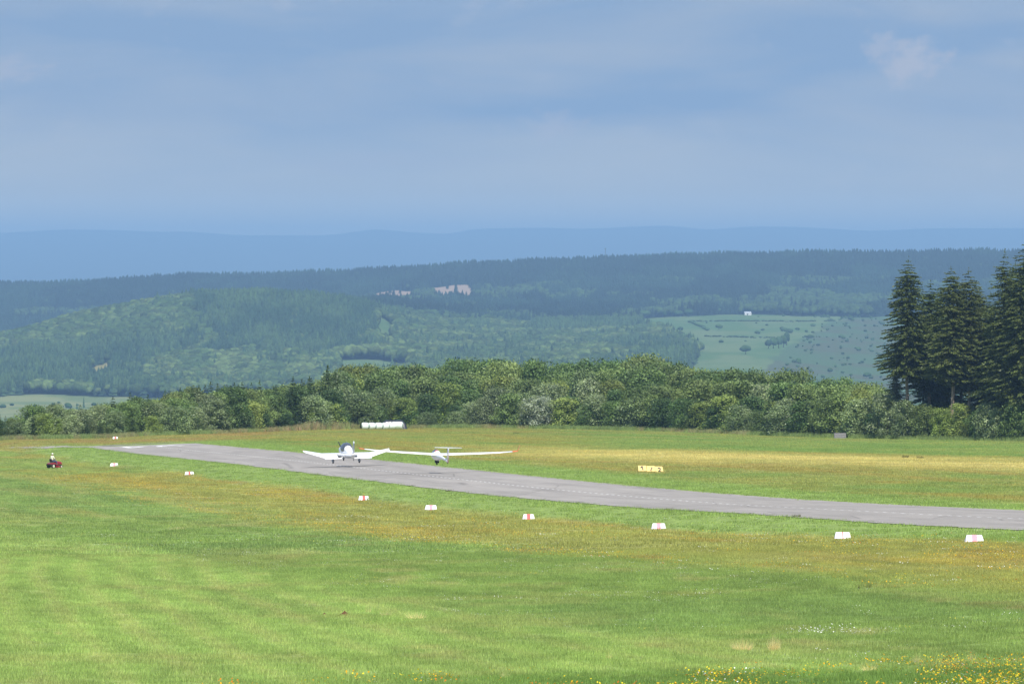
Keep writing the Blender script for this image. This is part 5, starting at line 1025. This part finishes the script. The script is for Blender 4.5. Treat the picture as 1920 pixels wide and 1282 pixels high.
for sx in (-1, 1):
    w_ = MB().lathe([(-.11, .15), (-.12, .22), (-.08, .255), (0, .265), (.08, .255), (.12, .22), (.11, .15)], 'x', (sx * .40, -.52, .26), 22).build('wheel', M_tyre, mow, smooth=True); MB().lathe([(sx * .06, .02), (sx * .125, .04), (sx * .125, .13), (sx * .10, .155), (sx * .02, .15)], 'x', (sx * .40, -.52, .26), 18).build('hub', M_hub, w_, smooth=True)
    w_ = MB().lathe([(-.075, .10), (-.08, .15), (-.05, .185), (0, .19), (.05, .185), (.08, .15), (.075, .10)], 'x', (sx * .38, .68, .19), 20).build('wheel', M_tyre, mow, smooth=True); MB().lathe([(sx * .04, .02), (sx * .085, .03), (sx * .085, .09), (sx * .07, .105), (sx * .02, .10)], 'x', (sx * .38, .68, .19), 16).build('hub', M_hub, w_, smooth=True)
def skin(name, joints, edges, rad, mat, parent, sub=2):
    me = bpy.data.meshes.new(name); me.from_pydata(joints, edges, []); o = obj(name, me, mat, parent); m = o.modifiers.new('skin', 'SKIN'); m.use_smooth_shade = True
    me.skin_vertices[0]  if me.skin_vertices else None
    lay = me.skin_vertices[0].data if me.skin_vertices else None
    if lay is not None:
        for i, r in enumerate(rad): lay[i].radius = r if isinstance(r, tuple) else (r, r); lay[i].use_root = (i == 0)
    s_ = o.modifiers.new('sub', 'SUBSURF'); s_.levels = 1; s_.render_levels = sub; return o
def skin_layer(me):
    return me
def skinned(name, J, E, mat, parent, sub=2):
    """J: list of (co, radius); uses bmesh to add the skin layer"""
    import bmesh
    bm = bmesh.new(); lay = bm.verts.layers.skin.verify(); vs = []
    for i, (co, r) in enumerate(J):
        v = bm.verts.new(co); v[lay].radius = r if isinstance(r, tuple) else (r, r); v[lay].use_root = (i == 0); vs.append(v)
    for a, b in E: bm.edges.new((vs[a], vs[b]))
    me = bpy.data.meshes.new(name); bm.to_mesh(me); bm.free(); o = obj(name, me, mat, parent); m = o.modifiers.new('skin', 'SKIN'); m.use_smooth_shade = True
    s_ = o.modifiers.new('sub', 'SUBSURF'); s_.levels = 2; s_.render_levels = sub; return o
M_skin = paint('skin', rgb(205, 160, 135, .7), .5, .05); M_shirt = paint('cream_shirt', rgb(240, 238, 215, .85), .8, .06); M_jean = paint('blue_jeans', rgb(92, 112, 150, .6), .8, .1); M_cap = paint('white_cap', rgb(246, 246, 232, .9), .7, .03); M_shoe = paint('dark_shoes', (.05, .04, .04, 1), .6, .1); M_hair = paint('grey_hair', rgb(150, 145, 138, .6), .8, .1)
per = empty('person', (XM, YM, ZM), (0, 0, AM), label='person in cream shirt, blue jeans and white cap sitting on the red mower', cat='person')
hip = (0, -.36, .86); J = [(hip, (.15, .12)), ((0, -.40, 1.05), (.15, .11)), ((0, -.38, 1.26), (.17, .11)), ((0, -.35, 1.38), (.10, .08)), ((0, -.33, 1.46), .052), ((0, -.31, 1.56), (.075, .09)), ((0, -.30, 1.66), (.07, .085))]; E = [(i, i + 1) for i in range(6)]
for s_ in (-1, 1):
    b = len(J); J += [((s_ * .19, -.36, 1.35), .055), ((s_ * .25, -.22, 1.12), .045), ((s_ * .16, -.02, 1.03), .034), ((s_ * .155, .04, 1.04), (.038, .02))]; E += [(3, b), (b, b + 1), (b + 1, b + 2), (b + 2, b + 3)]
    for k in range(4):
        f = len(J); J += [((s_ * (.125 + .02 * k), .075, 1.05), .0085), ((s_ * (.125 + .02 * k), .095, 1.03 - .003 * k), .008), ((s_ * (.125 + .02 * k), .085, 1.01), .007)]; E += [(b + 3, f), (f, f + 1), (f + 1, f + 2)]
    f = len(J); J += [((s_ * .12, .03, 1.055), .009), ((s_ * .11, .06, 1.04), .008)]; E += [(b + 3, f), (f, f + 1)]
    b = len(J); J += [((s_ * .12, -.30, .84), .085), ((s_ * .19, .10, .84), .062), ((s_ * .2, .20, .46), .045), ((s_ * .2, .31, .39), (.035, .03))]; E += [(0, b), (b, b + 1), (b + 1, b + 2), (b + 2, b + 3)]
body = skinned('body', J, E, M_skin, per)
MB().lathe([(-.02, .01), (0, .018), (.02, .008)], 'y', (0, -.19, 1.59), 8).build('nose', M_skin, body)
J = [((0, -.36, .86), (.17, .14)), ((0, -.40, 1.06), (.175, .135)), ((0, -.38, 1.25), (.195, .135)), ((0, -.355, 1.38), (.12, .10))]; E = [(0, 1), (1, 2), (2, 3)]
for s_ in (-1, 1): b = len(J); J += [((s_ * .20, -.36, 1.35), .075), ((s_ * .262, -.22, 1.12), .066), ((s_ * .19, -.08, 1.05), .05)]; E += [(3, b), (b, b + 1), (b + 1, b + 2)]
skinned('shirt', J, E, M_shirt, per)
J = [((0, -.36, .87), (.17, .125))]; E = []
for s_ in (-1, 1): b = len(J); J += [((s_ * .12, -.30, .845), .102), ((s_ * .19, .10, .84), .08), ((s_ * .2, .19, .50), .062)]; E += [(0, b), (b, b + 1), (b + 1, b + 2)]
skinned('trousers', J, E, M_jean, per)
for s_ in (-1, 1): MB().loft([ell(.12, .045, .045, .40, cx=s_ * .2), ell(.2, .055, .06, .41, cx=s_ * .2), ell(.3, .05, .045, .395, cx=s_ * .2), ell(.40, .03, .03, .385, cx=s_ * .2)]).build('shoe', M_shoe, per, smooth=True)
MB().lathe([(1.62, .104), (1.67, .104), (1.71, .09), (1.745, .05), (1.755, .01)], 'z', (0, -.30, 0), 18).loft([ell(-.22, .08, .012, 1.63), ell(-.14, .06, .01, 1.615), ell(-.11, .03, .008, 1.61)]).build('cap', M_cap, per, smooth=True)
MB().lathe([(1.53, .06), (1.57, .088), (1.63, .098), (1.64, .09)], 'z', (0, -.325, 0), 16).build('hair', M_hair, per, smooth=True)

# ------------------------------------------------------------------ look-alikes in one place: say which one, counting from the left
ORD = ['leftmost', 'second from left', 'third from left', 'fourth from left', 'fifth from left', 'sixth from left', 'seventh from left', 'eighth from left', 'ninth from left', 'tenth from left', 'eleventh from left', 'twelfth from left', 'thirteenth from left', 'fourteenth from left']
same = {}
for o in list(COL.objects):
    if o.parent is None and o.get('label'): same.setdefault(o['label'], []).append(o)
for lab, L in same.items():
    if len(L) < 2: continue
    L.sort(key=lambda o: o.location.x / o.location.y)
    for i, o in enumerate(L):
        w_ = ('left one of two' if i == 0 else 'right one of two') if len(L) == 2 else ('left one of three', 'middle one of three', 'right one of three')[i] if len(L) == 3 else ORD[min(i, 13)] if i < len(L) - 1 else 'rightmost'
        o['label'] = '%s, %s' % (lab, w_)
        if len(o['label'].split()) > 16: o['label'] = '%s, %s' % (lab.replace('the ', '').replace('side of ', ''), w_)
